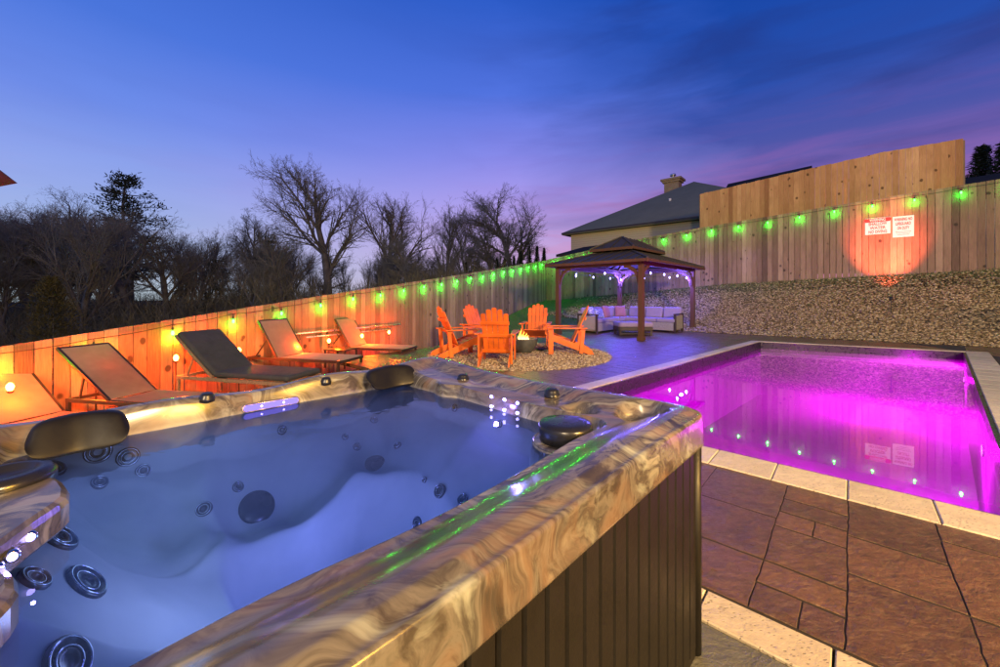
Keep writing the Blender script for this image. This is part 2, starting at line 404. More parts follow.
# ------------------------------------------------------------------ world
def build_world():
    w = bpy.data.worlds.new('World'); scene.world = w; w.use_nodes = True; nt = w.node_tree; nt.nodes.clear()
    m = NT.__new__(NT); m.t = nt; m.out = nt.nodes.new('ShaderNodeOutputWorld')
    g = m.coord('Generated'); sp = m.n('SeparateXYZ', ins={0: g}); x, y, z = sp.outputs
    def S(r, gg, b):
        f = lambda v: ((v/255+.055)/1.055)**2.4 if v/255 > .04045 else v/255/12.92
        return (f(r), f(gg), f(b))
    L = m.ramp(z, [(0, S(165, 180, 190)), (.08, S(150, 168, 202)), (.2, S(134, 152, 212)), (.33, S(98, 126, 210)), (.46, S(66, 105, 198)), (.62, S(44, 86, 180)), (1, S(20, 50, 120))])
    C = m.ramp(z, [(0, S(176, 162, 192)), (.10, S(180, 156, 204)), (.22, S(158, 142, 212)), (.33, S(122, 124, 210)), (.46, S(72, 102, 200)), (.6, S(40, 82, 180)), (1, S(16, 45, 120))])
    Rr = m.ramp(z, [(0, S(150, 102, 142)), (.14, S(144, 98, 156)), (.22, S(110, 86, 157)), (.31, S(64, 74, 150)), (.42, S(30, 68, 154)), (.6, S(8, 60, 150)), (1, S(4, 32, 100))])
    az = m.math('ARCTAN2', x, y)
    f1 = m.ramp(m.math('ADD', m.math('MULTIPLY', az, .5), .5), [(.12, 0.0), (.5, 1.0)])
    nz = m.noise(m.map(g, (1.2, 1.2, 5.0), (0, R(-16), 0)), 1.6, 6, .55, .6)
    f2 = m.ramp(m.math('ADD', m.math('ADD', m.math('MULTIPLY', az, .5), .5), m.math('MULTIPLY', m.math('SUBTRACT', nz, .5), .30)), [(.52, 0.0), (.78, 1.0)])
    col = m.mix(f1, L, C); col = m.mix(f2, col, Rr)
    # thin cloud streaks, pink low on the right and grey-violet higher up
    streak = m.noise(m.map(g, (1.5, 1.5, 11.0), (0, R(-20), 0)), 2.2, 7, .6, .5)
    lowz = m.ramp(z, [(.06, 1.0), (.42, .25), (.6, 0.0)])
    right = m.ramp(m.math('ADD', m.math('MULTIPLY', az, .5), .5), [(.42, .12), (.7, 1.0)])
    am = m.math('MULTIPLY', m.math('MULTIPLY', m.ramp(streak, [(.46, 0.0), (.66, 1.0)]), lowz), right)
    pinkz = m.ramp(z, [(.18, S(196, 112, 150)), (.30, S(120, 84, 160)), (.42, S(40, 50, 120))])
    col = m.mix(m.math('MULTIPLY', am, .55), col, pinkz)
    dk = m.noise(m.map(g, (1.2, 1.2, 7.0), (0, R(-24), 0), (3, 1, 2)), 1.7, 6, .55, .4)
    dm = m.math('MULTIPLY', m.ramp(dk, [(.5, 0.0), (.68, 1.0)]), right)
    col = m.mix(m.math('MULTIPLY', dm, .40), col, S(28, 38, 100))
    below = m.ramp(z, [(.0, 1.0), (.012, 0.0)]) if False else None
    b1 = m.n('Background', ins={'Color': col, 'Strength': 1.28})
    sky = m.n('TexSky'); sky.sky_type = 'NISHITA'; sky.sun_disc = False
    sky.sun_elevation = R(1.5); sky.sun_rotation = R(35)
    b2 = m.n('Background', ins={'Color': sky.outputs[0], 'Strength': .003})
    ad = m.n('AddShader', ins={0: b1.outputs[0], 1: b2.outputs[0]})
    nt.links.new(ad.outputs[0], m.out.inputs['Surface'])
build_world()
def light(name, typ, loc, power, col, size=.05, rot=None, **kw):
    d = bpy.data.lights.new(name, typ); d.energy = power; d.color = col
    if typ == 'AREA': d.size = size
    elif typ != 'SUN': d.shadow_soft_size = size
    for k, v in kw.items(): setattr(d, k, v)
    o = bpy.data.objects.new(name, d); COL.objects.link(o); o.location = loc
    if rot is not None: o.rotation_euler = rot
    return o
def aim(o, tgt): o.rotation_euler = (Vector(tgt)-Vector(o.location)).to_track_quat('-Z', 'Y').to_euler()
s = light('evening_sun', 'SUN', (0, 0, 30), .12, (1.0, .62, .62)); s.data.angle = R(12); aim(s, Vector((-20, -28, 6)).lerp(Vector((0, 0, 30)), 0))
s.rotation_euler = (R(80), 0, R(180-35))
fl = light('house_flood_lamp', 'AREA', (6.5, -6.5, 5.2), 2700, (1.0, .70, .33), .9); aim(fl, (7, 12, 1.2))
fl2 = light('patio_wall_lamp', 'AREA', (3.0, -1.3, 2.3), 330, (1.0, .50, .05), .8); aim(fl2, (.3, 1.0, .6))
fl3 = light('added_left_fill', 'AREA', (-2.0, -8.0, 5.4), 1500, (1.0, .74, .42), .9); aim(fl3, (-1.5, 12, .8))  # unseen fill added behind the camera to lift the left side and fence corner

# ------------------------------------------------------------------ terrain
def terrain(x, y):
    x = np.asarray(x, float); y = np.asarray(y, float)
    w = .657*x+.754*y; s = .754*x-.657*y; e = -.89*x+.456*y; r = .456*x+.89*y
    sm = lambda t: np.clip(t, 0, 1)**2*(3-2*np.clip(t, 0, 1))
    w0 = np.interp(s, [-12, -7, -3.2, 2.7, 8], [15.2, 14.9, 13.85, 14.25, 14.6])
    zf = np.interp(s, [-20, -11.5, -3.34, 3.27, 12], [.98, .98, 1.65, 1.95, 2.2])
    t = np.clip((w-w0)/(16.95-w0), 0, 1); zR = zf*(.55*t+.45*sm(t))
    zR = zR*(1-sm((e-7.3)/8))
    zl = np.interp(r, [-6, 1.36, 4.14, 6.4, 9.84, 12, 14, 16, 19.16, 25], [-1.3, -1.15, -.95, -.75, -.50, -.08, .3, .6, .98, 1.1])
    zm = np.interp(r, [0, 8.5, 9.84, 12, 14, 16, 19.16], [-.36, -.36, -.28, -.05, .24, .5, .9])
    e0 = np.interp(r, [-3, 0, 3, 6, 8.5, 10.5, 12, 14, 17], [2.6, 2.6, 3.6, 5.0, 5.3, 4.2, 2.7, 1.5, 0])
    a = sm((e-e0)/(6.3-e0))*zm; b = a+(zl-zm)*sm((e-6.3)/.82)
    zL = b-np.clip(e-7.3, 0, 30)*.11
    far = np.clip(e-7.3, 0, 1)
    zL = np.where(e > 7.3, zL, b)
    both = (zL > 0) & (zR > 0)
    z = np.where(both, np.maximum(zL, zR), zL+zR)
    return z
def tz(x, y): return float(terrain(x, y))

# pool geometry (inner edge of the coping)
NL = Vector((.32, 4.23)); NR = Vector((2.785, 2.02)); FL = Vector((6.75, 10.15)); FR = Vector((9.9, 8.29))
POOL = [NL, NR, FR, FL]           # ccw
up_ = Vector((.668, .744)); vp_ = Vector((.744, -.668))
def off_line(p, q, d):            # line p->q moved d to its right
    t = (q-p).normalized(); n = Vector((t.y, -t.x)); return p+n*d, q+n*d
def isect(p, q, a, b):
    d1 = q-p; d2 = b-a; den = d1.x*d2.y-d1.y*d2.x; t = ((a.x-p.x)*d2.y-(a.y-p.y)*d2.x)/den; return p+d1*t
def grow(poly, ds):
    n = len(poly); L = [off_line(poly[i], poly[(i+1) % n], ds[i]) for i in range(n)]
    return [isect(*L[i-1], *L[i]) for i in range(n)]
POOL_OUT = grow(POOL, [.32, .32, .12, .20])

def inside(poly, x, y):
    ok = np.ones(np.shape(x), bool); n = len(poly)
    for i in range(n):
        p = poly[i]; q = poly[(i+1) % n]; ok &= ((q.x-p.x)*(y-p.y)-(q.y-p.y)*(x-p.x)) > 0
    return ok
PIT = Vector((.38, 8.05)); PR = 1.86
def build_ground():
    def axis(lo, a, b, hi, d):
        c = list(np.arange(a, b, d)); st = d; x = a; L = []
        while x > lo: st *= 1.18; x -= st; L.append(x)
        x = c[-1]; st = d; Rr = []
        while x < hi: st *= 1.18; x += st; Rr.append(x)
        return np.array(L[::-1]+c+Rr)
    xs = axis(-260, -9, 17, 260, .14); ys = axis(-60, -3, 22, 420, .14)
    X, Y = np.meshgrid(xs, ys); Z = terrain(X, Y)
    nz = np.zeros_like(Z)
    for k in range(14):
        fx, fy = rng.normal(0, 1.6, 2); nz += np.sin(fx*X+fy*Y+rng.uniform(0, 6))
    rough = np.clip(np.abs(Z)*3, 0, 1); Z = Z+nz*.008*rough
    w = .657*X+.754*Y; e = -.89*X+.456*Y; r = .456*X+.89*Y; s = .754*X-.657*Y
    flat = np.abs(terrain(X, Y)) < .004
    Z = np.where(flat, Z-.02, Z)
    far = np.clip((Y-60)/200, 0, 1); Z = np.where((e > 7.2), Z, Z)
    ny, nx = X.shape; idx = np.arange(ny*nx).reshape(ny, nx)
    q = np.stack([idx[:-1, :-1], idx[:-1, 1:], idx[1:, 1:], idx[1:, :-1]], -1).reshape(-1, 4)
    cx = ((X[:-1, :-1]+X[1:, 1:])/2).ravel(); cy = ((Y[:-1, :-1]+Y[1:, 1:])/2).ravel()
    keep = ~inside(grow(POOL, [.13]*4), cx, cy); q = q[keep]
    me = bpy.data.meshes.new('ground'); me.from_pydata(np.stack([X, Y, Z], -1).reshape(-1, 3).tolist(), [], q.tolist()); me.update()
    me.polygons.foreach_set('use_smooth', [True]*len(me.polygons))
    # grass: the lawn by the left fence and a fringe under the back fence
    gl = np.clip((e-1.5)/2, 0, 1)*np.clip((16.4-w)/1.2+.2, 0, 1)
    g = np.maximum(np.where(w < 14.0, 1.0, 0), gl*.9)
    fr = np.clip((w-16.0)/.9, 0, 1)*.62
    leftish = np.clip((-s-5.5)/3.5, 0, 1)*.75
    g = np.maximum(np.where(w < 13.6, 1.0, 0), np.maximum(fr, leftish)); g = np.where(w > 17.0, 1, g)
    wood = np.clip((e-7.3)/2, 0, 1)
    for nm, arr in (('grass', g), ('wood', wood)):
        a = me.color_attributes.new(nm, 'FLOAT_COLOR', 'POINT'); t = arr.ravel().astype(np.float32)
        a.data.foreach_set('color', np.stack([t, t, t, np.ones_like(t)], 1).ravel())
    tag(link(me, 'ground', M['ground']), kind='structure')
build_ground()

# ------------------------------------------------------------------ scatter helper for stones / blades
def scatter_stones(name, mat, pts, sizes, flat=.6):
    n = len(pts)
    base = np.array([(1,0,0),(-1,0,0),(0,1,0),(0,-1,0),(0,0,1),(0,0,-1)], float)
    base = np.concatenate([base, np.array([(a,b,c) for a in (-1,1) for b in (-1,1) for c in (-1,1)])*.66])
    tri = []
    for a in (0, 1):
        for b in (2, 3):
            for c in (4, 5):
                sx = 1 if a == 0 else -1; sy = 1 if b == 2 else -1; sz = 1 if c == 4 else -1
                k = 6+((sx+1)//2)*4+((sy+1)//2)*2+((sz+1)//2)
                for (p, q_) in ((a, b), (b, c), (c, a)):
                    tri.append((p, q_, k) if sx*sy*sz > 0 else (q_, p, k))
    tri = np.array(tri)
    V = base[None]*(1+rng.normal(0, .16, (n, 14, 1)))
    th = rng.uniform(0, 6.28, n); ax = rng.uniform(.7, 1.35, (n, 1, 3)); ax[:, :, 2] *= flat
    V = V*ax*sizes[:, None, None]
    c, s_ = np.cos(th)[:, None], np.sin(th)[:, None]
    x = V[..., 0]*c-V[..., 1]*s_; y = V[..., 0]*s_+V[..., 1]*c
    V = np.stack([x, y, V[..., 2]], -1)+pts[:, None, :]
    Fc = (tri[None]+np.arange(n)[:, None, None]*14).reshape(-1, 3)
    me = bpy.data.meshes.new(name); nv = n*14; nf = len(Fc)
    me.vertices.add(nv); me.vertices.foreach_set('co', V.reshape(-1))
    me.loops.add(nf*3); me.loops.foreach_set('vertex_index', Fc.reshape(-1))
    me.polygons.add(nf); me.polygons.foreach_set('loop_start', np.arange(nf)*3); me.update(calc_edges=True)
    t = np.repeat(rng.random(n), 14).astype(np.float32); a = me.color_attributes.new('tint', 'FLOAT_COLOR', 'POINT')
    a.data.foreach_set('color', np.stack([t, t, t, np.ones_like(t)], 1).ravel())
    me.polygons.foreach_set('use_smooth', [True]*nf)
    return link(me, name, mat)
def bank_stones():
    n = 90000; s = rng.uniform(-9.5, 6.5, n); w = rng.uniform(13.7, 16.85, n)
    x = .754*s+.657*w; y = -.657*s+.754*w; z = terrain(x, y)
    dens = np.where(w > 16.2, .35, 1.0)*np.clip((s+9.5)/3.0, .1, 1)
    k = (z > .01) & (rng.random(n) < dens); x, y, z = x[k], y[k], z[k]
    sz = rng.uniform(.014, .034, len(x)); o = scatter_stones('bank_gravel', M['stones'], np.stack([x, y, z+sz*.25], 1), sz)
    tag(o, 'coarse tan and brown gravel covering the slope below the back fence', 'gravel', kind='stuff')
bank_stones()

def twigs_mesh(name, mat, base, dirs, lens, wid, bend=.35):
    """thin bent two-segment blades; base n x 3"""
    n = len(base); side = np.cross(dirs, rng.normal(0, 1, (n, 3))); side /= np.linalg.norm(side, axis=1)[:, None]+1e-9
    b2 = side*rng.uniform(-bend, bend, (n, 1))
    p0 = base; p1 = base+dirs*lens[:, None]*.5+b2*lens[:, None]*.15; p2 = base+dirs*lens[:, None]+b2*lens[:, None]*.6
    s2 = np.cross(dirs, side)*wid[:, None]
    V = np.stack([p0-s2, p0+s2, p1-s2*.8, p1+s2*.8, p2], 1).reshape(-1, 3)
    o = np.arange(n)[:, None]*5
    T = np.concatenate([o+np.array([0, 1, 3]), o+np.array([0, 3, 2]), o+np.array([2, 3, 4])], 0)
    me = bpy.data.meshes.new(name); me.vertices.add(n*5); me.vertices.foreach_set('co', V.reshape(-1))
    nf = len(T); me.loops.add(nf*3); me.loops.foreach_set('vertex_index', T.reshape(-1))
    me.polygons.add(nf); me.polygons.foreach_set('loop_start', np.arange(nf)*3); me.update(calc_edges=True)
    t = np.repeat(rng.random(n), 5).astype(np.float32); a = me.color_attributes.new('tint', 'FLOAT_COLOR', 'POINT')
    a.data.foreach_set('color', np.stack([t, t, t, np.ones_like(t)], 1).ravel())
    return me
def grass():
    n = 60000; x = rng.uniform(-7, 9, n); y = rng.uniform(2, 21, n)
    w = .657*x+.754*y; e = -.89*x+.456*y; s = .754*x-.657*y; z = terrain(x, y)
    d = np.hypot(x-PIT.x, y-PIT.y)
    ok = (e < 7.1) & (w < 16.8) & (d > PR+.05) & (((e > 4.6) & (w < 13.9)) | ((w > 13.0) & (s < -5.5)) | (np.abs(z) > .02) & (s < -5))
    ok2 = (w > 16.1) & (w < 16.85) & (s > -6) & (rng.random(n) < .8)
    k = ok | ok2
    # extra fringe under the back fence
    m = 5000; s3 = rng.uniform(-10, 6.5, m); w3 = 16.85-np.abs(rng.normal(0, .3, m)); x3 = .754*s3+.657*w3; y3 = -.657*s3+.754*w3
    x = np.concatenate([x[k], x3]); y = np.concatenate([y[k], y3]); z = terrain(x, y); n = len(x)
    dr = np.stack([rng.normal(0, .35, n), rng.normal(0, .35, n), np.ones(n)], 1); dr /= np.linalg.norm(dr, axis=1)[:, None]
    me = twigs_mesh('grass', None, np.stack([x, y, z-.005], 1), dr, rng.uniform(.03, .11, n), rng.uniform(.003, .006, n))
    tag(link(me, 'grass', M['yellowgrass']), 'short winter grass on the lawn and along the top of the gravel slope', 'grass', kind='stuff')
M['yellowgrass'] = leafmat('winter_grass', (.05, .075, .018), (.17, .18, .07))
grass()

# ------------------------------------------------------------------ patio
def wobble(c):
    out = []; n = len(c)
    for i in range(n):
        p = Vector(c[i]); q = Vector(c[(i+1) % n]); k = max(1, int((q-p).length/.045)) if min(p.y, q.y) < 4.5 else 1
        for j in range(k):
            w = p.lerp(q, j/k); x, y = w
            out.append((x+.0011*math.sin(31*x+47*y+1)+.0012*math.sin(83*y-29*x)+.0022*math.sin(9*y+4*x), y+.0011*math.sin(43*x-27*y)+.0012*math.sin(71*x+37*y+2)+.0022*math.sin(8*x-5*y)))
    return out
def ashlar(regions, mat, name, z=0.0, seed=3):
    rr = random.Random(seed); mb = MB(); gb = MB()
    org = Vector((1.46, 2.78))   # point on the near coping's outer line; s along vp_, t along up_
    def st(p): d = Vector(p)-org; return d.dot(vp_), d.dot(up_)
    slabs = []
    a_ = -9.0
    while a_ < 16:
        W = rr.choice((.28, .30, .34, .40)); t0 = -1.30
        while t0 < 16:
            Lt = rr.choice((.28, .36, .44, .54, .60)) if t0 > -1.2 else rr.choice((.27, .36, .50))
            q = rr.random()
            if q < .14: slabs += [(a_, t0, W*.55, Lt*.5), (a_+W*.55, t0, W*.45, Lt*.5), (a_, t0+Lt*.5, W, Lt*.5)]
            elif q < .24 and Lt > .4: slabs += [(a_, t0, W*.62, Lt), (a_+W*.62, t0, W*.38, Lt)]
            else: slabs.append((a_, t0, W, Lt))
            t0 += Lt
        a_ += W
    for (a, b, L, hh) in slabs:
        g = .003; h2_ = .008; q = [(a+g, b+h2_), (a+L-g, b+h2_), (a+L-g, b+hh-h2_), (a+g, b+hh-h2_)]
        q = [tuple(org+vp_*p[0]+up_*p[1]) for p in q]
        for reg in regions:
            c = clip_convex(q, reg)
            if c: mb.tint = rr.random(); c = wobble(c); mb.prism(c, z-.05, z+rr.uniform(-.0008, .0008), .0010, .0010)
    for reg in regions:
        gb.prism([tuple(p) for p in reg], z-.06, z-.0032)
    o = mb.build(name, mat); tag(o, kind='structure')
    g = gb.build(name+'_joint_bed', M['grout']); tag(g, kind='structure')
I2 = grow(POOL, [.02]*4)
def far_line(s):       # foot of the bank
    w0 = np.interp(s, [-12, -7, -3.2, 2.7, 8], [15.2, 14.9, 13.85, 14.25, 14.6])+.02
    return (.754*s+.657*w0, -.657*s+.754*w0)
org = Vector((1.46, 2.78))
bt = -1.31
n0 = org+vp_*(-2.2)+up_*bt; n1 = org+vp_*7+up_*bt
lim = lambda a: tuple(a)
nearA, nearB = off_line(I2[0], I2[1], 0)
p_left0 = I2[0]+(I2[0]-I2[1]).normalized()*6; p_right0 = I2[1]+(I2[1]-I2[0]).normalized()*5
RN = [lim(n0+vp_*(-3)), lim(n1), lim(p_right0), lim(p_left0)]
Lcut = [Vector((-4.0, 8.5)), Vector((2.6, 15.4))]
RL = [lim(I2[0]), lim(I2[3]), far_line(-3.2), far_line(-5.2), (1.2, 14.3), lim(p_left0)]
RF = [lim(I2[3]), lim(I2[2]), far_line(1.2), far_line(-3.2)]
RR_ = [lim(I2[2]), lim(I2[1]), lim(p_right0), far_line(7.5), far_line(1.2)]
def ccw(p):
    a = sum(p[i][0]*p[(i+1) % len(p)][1]-p[(i+1) % len(p)][0]*p[i][1] for i in range(len(p))); return p if a > 0 else p[::-1]
RN = clip_poly(RN if True else RN, .89, -.456, -2.45)
# the pit circle is cut from the left region by clipping it into wedges round the circle
def circle_cut(reg, c, r, n=40):
    out = []; big = 30
    for i in range(n):
        a0 = 2*math.pi*i/n; a1 = 2*math.pi*(i+1)/n
        wd = [(c.x+r*math.cos(a0), c.y+r*math.sin(a0)), (c.x+big*math.cos(a0), c.y+big*math.sin(a0)), (c.x+big*math.cos(a1), c.y+big*math.sin(a1)), (c.x+r*math.cos(a1), c.y+r*math.sin(a1))]
        p = clip_convex(wd, reg)
        if p: out.append(ccw(p))
    return out
RL = ccw(RL)
# left region trimmed on the lawn side, then opened round the pit
RLp = clip_poly(RL, .80, -.60, .80*(-1.3)-.60*9.6)
reg = [ccw(RN), ccw(RF), ccw(RR_)]
wedges = circle_cut(RLp, PIT, PR)
def build_patio():
    # slabs over the wedge regions: clip to RLp, drop what falls inside the circle by clipping to a 16-gon complement
    ashlar(reg+wedges, M['patio'], 'patio')
build_patio()
# darker lower pad that carries the tub
lb = org+up_*bt
band_w = .175
def pad():
    mb = MB(); rr = random.Random(5)
    a0 = org+up_*(bt-band_w)
    for i in range(-7, 6):
        for j in range(0, 7):
            s0 = i*.9+(j % 2)*.35; t0 = -(j+1)*.62
            q = [(s0+.004, t0+.004), (s0+.896, t0+.004), (s0+.896, t0+.616), (s0+.004, t0+.616)]
            q = clip_poly([tuple(a0+vp_*p[0]+up_*p[1]) for p in q], .89, -.456, -2.45)
            if len(q) < 3: continue
            mb.tint = rr.random(); mb.prism(q, -.05, 0, .005, .005)
    tag(mb.build('lower_patio', M['patio_dark']), kind='structure')
    g = MB(); q = [(-6.5, -4.5), (5.8, -4.5), (5.8, .0), (-6.5, .0)]
    g.prism(clip_poly([tuple(a0+vp_*p[0]+up_*p[1]) for p in q], .89, -.456, -2.45), -.06, -.006); tag(g.build('lower_patio_joint_bed', M['grout']), kind='structure')
    b = MB(); s_ = -2.0
    while s_ < 5:
        L = .39; b.tint = rr.random()
        q = [(s_+.004, -band_w+.004), (s_+L-.004, -band_w+.004), (s_+L-.004, -.004), (s_+.004, -.004)]
        b.prism([tuple(org+up_*bt+vp_*p[0]+up_*p[1]) for p in q], -.04, .004, .004, .004); s_ += L
    tag(b.build('travertine_border', M['travertine']), kind='structure')
pad()

# ------------------------------------------------------------------ pool
def pool():
    t = thing('swimming_pool', 'rectangular in-ground pool glowing magenta with travertine coping', 'swimming pool', (NL.x, NL.y, 0))
    off = Vector((NL.x, NL.y, 0)); L = lambda p: (p.x-off.x, p.y-off.y)
    inn = POOL; out = POOL_OUT; names = [.36, .42, .6, .5]
    cop = MB(); rr = random.Random(2)
    for i in range(4):
        a, b = inn[i], inn[(i+1) % 4]; A, B = out[i], out[(i+1) % 4]
        n = max(2, round((b-a).length/names[i]))
        td = (b-a).normalized(); Lb = (B-A).length; gp = .0025
        def onout(p): return A+(B-A).normalized()*((p-A).dot((B-A).normalized()))
        for k in range(n):
            p0, p1 = a.lerp(b, k/n), a.lerp(b, (k+1)/n)
            o0 = A if k == 0 else onout(p0); o1 = B if k == n-1 else onout(p1)
            q = [o0+td*gp, o1-td*gp, p1-td*gp, p0+td*gp]
            cop.tint = rr.random(); cop.prism([L(p) for p in q], -.045, .008, .006, .006)
    cop.build('coping', M['travertine'], t)
    tr = MB(); w_in = grow(POOL, [-.035]*4)
    for i in range(4):
        q = [inn[i], inn[(i+1) % 4], w_in[(i+1) % 4], w_in[i]]
        tr.prism([L(p) for p in q], -.26, -.004)
    tr.build('waterline_trim', M['darktrim'], t)
    wl = MB(); D = -1.35
    for i in range(4):
        a, b = w_in[i], w_in[(i+1) % 4]; a = Vector(L(a)); b = Vector(L(b))
        wl.add([(*a, -.25), (*b, -.25), (*b, D), (*a, D)], [(0, 1, 2, 3)])
    wl.add([(*L(p), D) for p in w_in], [(0, 1, 2, 3)])
    wl.build('liner', M['liner'], t)
    wt = MB(); wt.add([(*L(p), -.165) for p in w_in], [(0, 1, 2, 3)]); o = wt.build('pool_water', M['poolwater'])
    o.location = off; tag(o, kind='structure')
    # lamps on the right-hand wall
    a, b = w_in[1], w_in[2]; nrm = Vector((-(b-a).normalized().y, (b-a).normalized().x))
    for u, pw in ((.32, 520), (.87, 230)):
        p = a.lerp(b, u); mb = MB()
        q = Vector((nrm.x, nrm.y, 0)).to_track_quat('Z', 'Y').to_matrix()
        lp = Vector((*L(p), -.42))+Vector((*nrm, 0))*.005
        mb.lathe([(.075, 0), (.075, .01), (.065, .015)], 24, lp, q); ring = mb.build('lamp', M['chrome'], t, True)
        g = MB(); g.lathe([(.06, .0155), (.04, .02), (.0, .022)], 24, lp, q); g.build('lens', M['poolled'], ring, True)
        w = off+lp+Vector((*nrm, 0))*.09
        light('pool_glow', 'POINT', w, pw, (.85, .0, .80), .03)
        sp = light('pool_beam', 'SPOT', w+Vector((*nrm, 0))*.05, pw*2.4, (.88, .0, .78), .03, spot_size=R(115), spot_blend=.8); aim(sp, w+Vector((*nrm, -.1))*3+Vector((0, -.6, .2)))
    for (fx, fy, pw) in ((.35, .22, 80), (.35, .45, 95), (.5, .68, 60)):
        pass
pool()

# pit gravel disc
def pit():
    mb = MB(); n = 64
    mb.lathe([(PR, -.05), (PR, -.012), (PR*.6, 0), (.01, .012)], n, (PIT.x, PIT.y, 0)); o = mb.build('fire_pit_gravel_bed', M['peagravel'], smooth=False)
    tag(o, kind='structure')
    n = 9000; a = rng.uniform(0, 6.283, n); r = PR*np.sqrt(rng.random(n)); sz = rng.uniform(.009, .022, n)
    pts = np.stack([PIT.x+r*np.cos(a), PIT.y+r*np.sin(a), .0*r+.004], 1)
    o = scatter_stones('pea_gravel', M['stones2'], pts, sz); tag(o, 'tan pea gravel in the round bed around the fire bowl', 'gravel', kind='stuff')
pit()

# ------------------------------------------------------------------ hot tub
TA, TB = 1.85, 1.47
C1 = Vector((.689, 1.31)); ua = Vector((-.690, -.724)).normalized(); vb = Vector((-.724, .690)).normalized()
def tw(a, b, z=0): p = C1+ua*a+vb*b; return Vector((p.x, p.y, z))
WZ = .73
def sm01(t): t = np.clip(t, 0, 1); return t*t*(3-2*t)
def rrect(a, b, a0, a1, b0, b1, r):
    """positive inside a rounded rectangle"""
    ca, cb = (a0+a1)/2, (b0+b1)/2; qa = np.abs(a-ca)-(a1-a0)/2+r; qb = np.abs(b-cb)-(b1-b0)/2+r
    return -(np.hypot(np.maximum(qa, 0), np.maximum(qb, 0))+np.minimum(np.maximum(qa, qb), 0)-r)
def shell_h(a, b):
    a = np.asarray(a, float); b = np.asarray(b, float)
    wav = .012*np.sin(a*9+1)*np.sin(b*7)
    din = rrect(a, b, .27, 1.63, .195, 1.40, .075)+.008*np.sin(a*8.5+.6)+.006*np.sin(b*9)
    # top moulding, highest towards the outer crest, sloping in
    dout = rrect(a, b, 0, TA, 0, TB, .06)
    top = .812-.035*sm01((dout-.05)/.13)+.006*np.sin(a*4.2)+.005*np.sin(b*5.0+1)
    top = top+.02*np.exp(-((a-.13)**2+(b-1.33)**2)/.03)
    top = top-.012*sm01((.035-dout)/.03)
    fine = .0015*np.sin(a*15+b*7)*sm01(dout/.08)+.010*np.sin(a*11+.5)*np.exp(-((b-1.415)/.05)**2)
    top = top+fine
    # round recesses in the near corner of the deck (cup holders)
    for (ca, cb, rr, dp) in ((.135, .155, .088, .055), (.20, .36, .072, .03)):
        d = np.hypot(a-ca, b-cb); top = top-dp*sm01((rr-d)/.03)
    seat = .40+.05*np.sin(a*4.2+.5)+.03*np.cos(b*6)
    # lounger side deeper, back bench dished
    seat = seat-.05*np.exp(-((a-.95)**2/.06+(b-1.22)**2/.02))
    seat = seat+.20*sm01((a-1.18)/.45)
    rid = .14*np.exp(-((a-.72-.25*(b-1.1))**2)/.006)*sm01((b-.92)/.12)*sm01((1.45-b)/.12)
    rid = rid+.13*np.exp(-((a-1.18+.2*(b-1.1))**2)/.006)*sm01((b-.9)/.12)
    rid = rid+.13*np.exp(-((b-.62+.15*(a-1.2))**2)/.003)*sm01((a-1.12)/.1)
    rid = rid+.11*np.exp(-((a-.78)**2)/.004)*sm01((.55-b)/.12)
    rid = rid+.10*np.exp(-((b-.78)**2)/.003)*sm01((.55-a)/.1)
    seat = seat+rid*.42
    seat = seat+.012*np.cos((a-.5)*38)*sm01((b-1.0)/.15)*sm01((1.36-b)/.1)+.02*sm01(((np.hypot(a-1.32, b-1.12))-.17)/.03)
    df = rrect(a, b, .58, 1.16, .50, 1.03, .16)+.03*np.sin(a*6+b*5)
    foot = .10+.02*np.sin(a*6)
    inner = seat+(foot-seat)*sm01(df/.10+.5)
    # padded backs: wall first steep then reclined
    wall = sm01(din/.055)*.45+sm01(din/.26)*.55
    h = np.where(din > 0, top*(1-wall)+inner*wall, top)
    # filter tower
    d = np.hypot(a-.405, b-.285); tow = .742-.012*sm01((d-.09)/.02)
    k = sm01((.135-d)/.035); h = h*(1-k)+np.maximum(h, tow)*k
    # pillar with the air control on the far end
    d = np.hypot(a-.235, b-1.03); k = sm01((.10-d)/.03); h = h*(1-k)+np.maximum(h, .785)*k
    return h+wav*0
def ray_shell(px, py, zoff=0.0):
    o = Vector((0, 0, H)); d = Vector(((px-500)/F, 1, -(py-HY)/F)); t = .2; last = None
    while t < 4:
        p = o+d*t; q = Vector((p.x, p.y))-C1; a, b = q.dot(ua), q.dot(vb)
        if 0 <= a <= TA and 0 <= b <= TB and p.z <= float(shell_h(a, b))+zoff: break
        t += .002
    e = .004; ha = (float(shell_h(a+e, b))-float(shell_h(a-e, b)))/(2*e); hb = (float(shell_h(a, b+e))-float(shell_h(a, b-e)))/(2*e)
    n = Vector((-(ha*ua.x+hb*vb.x), -(ha*ua.y+hb*vb.y), 1)).normalized()
    return p, n, (a, b)
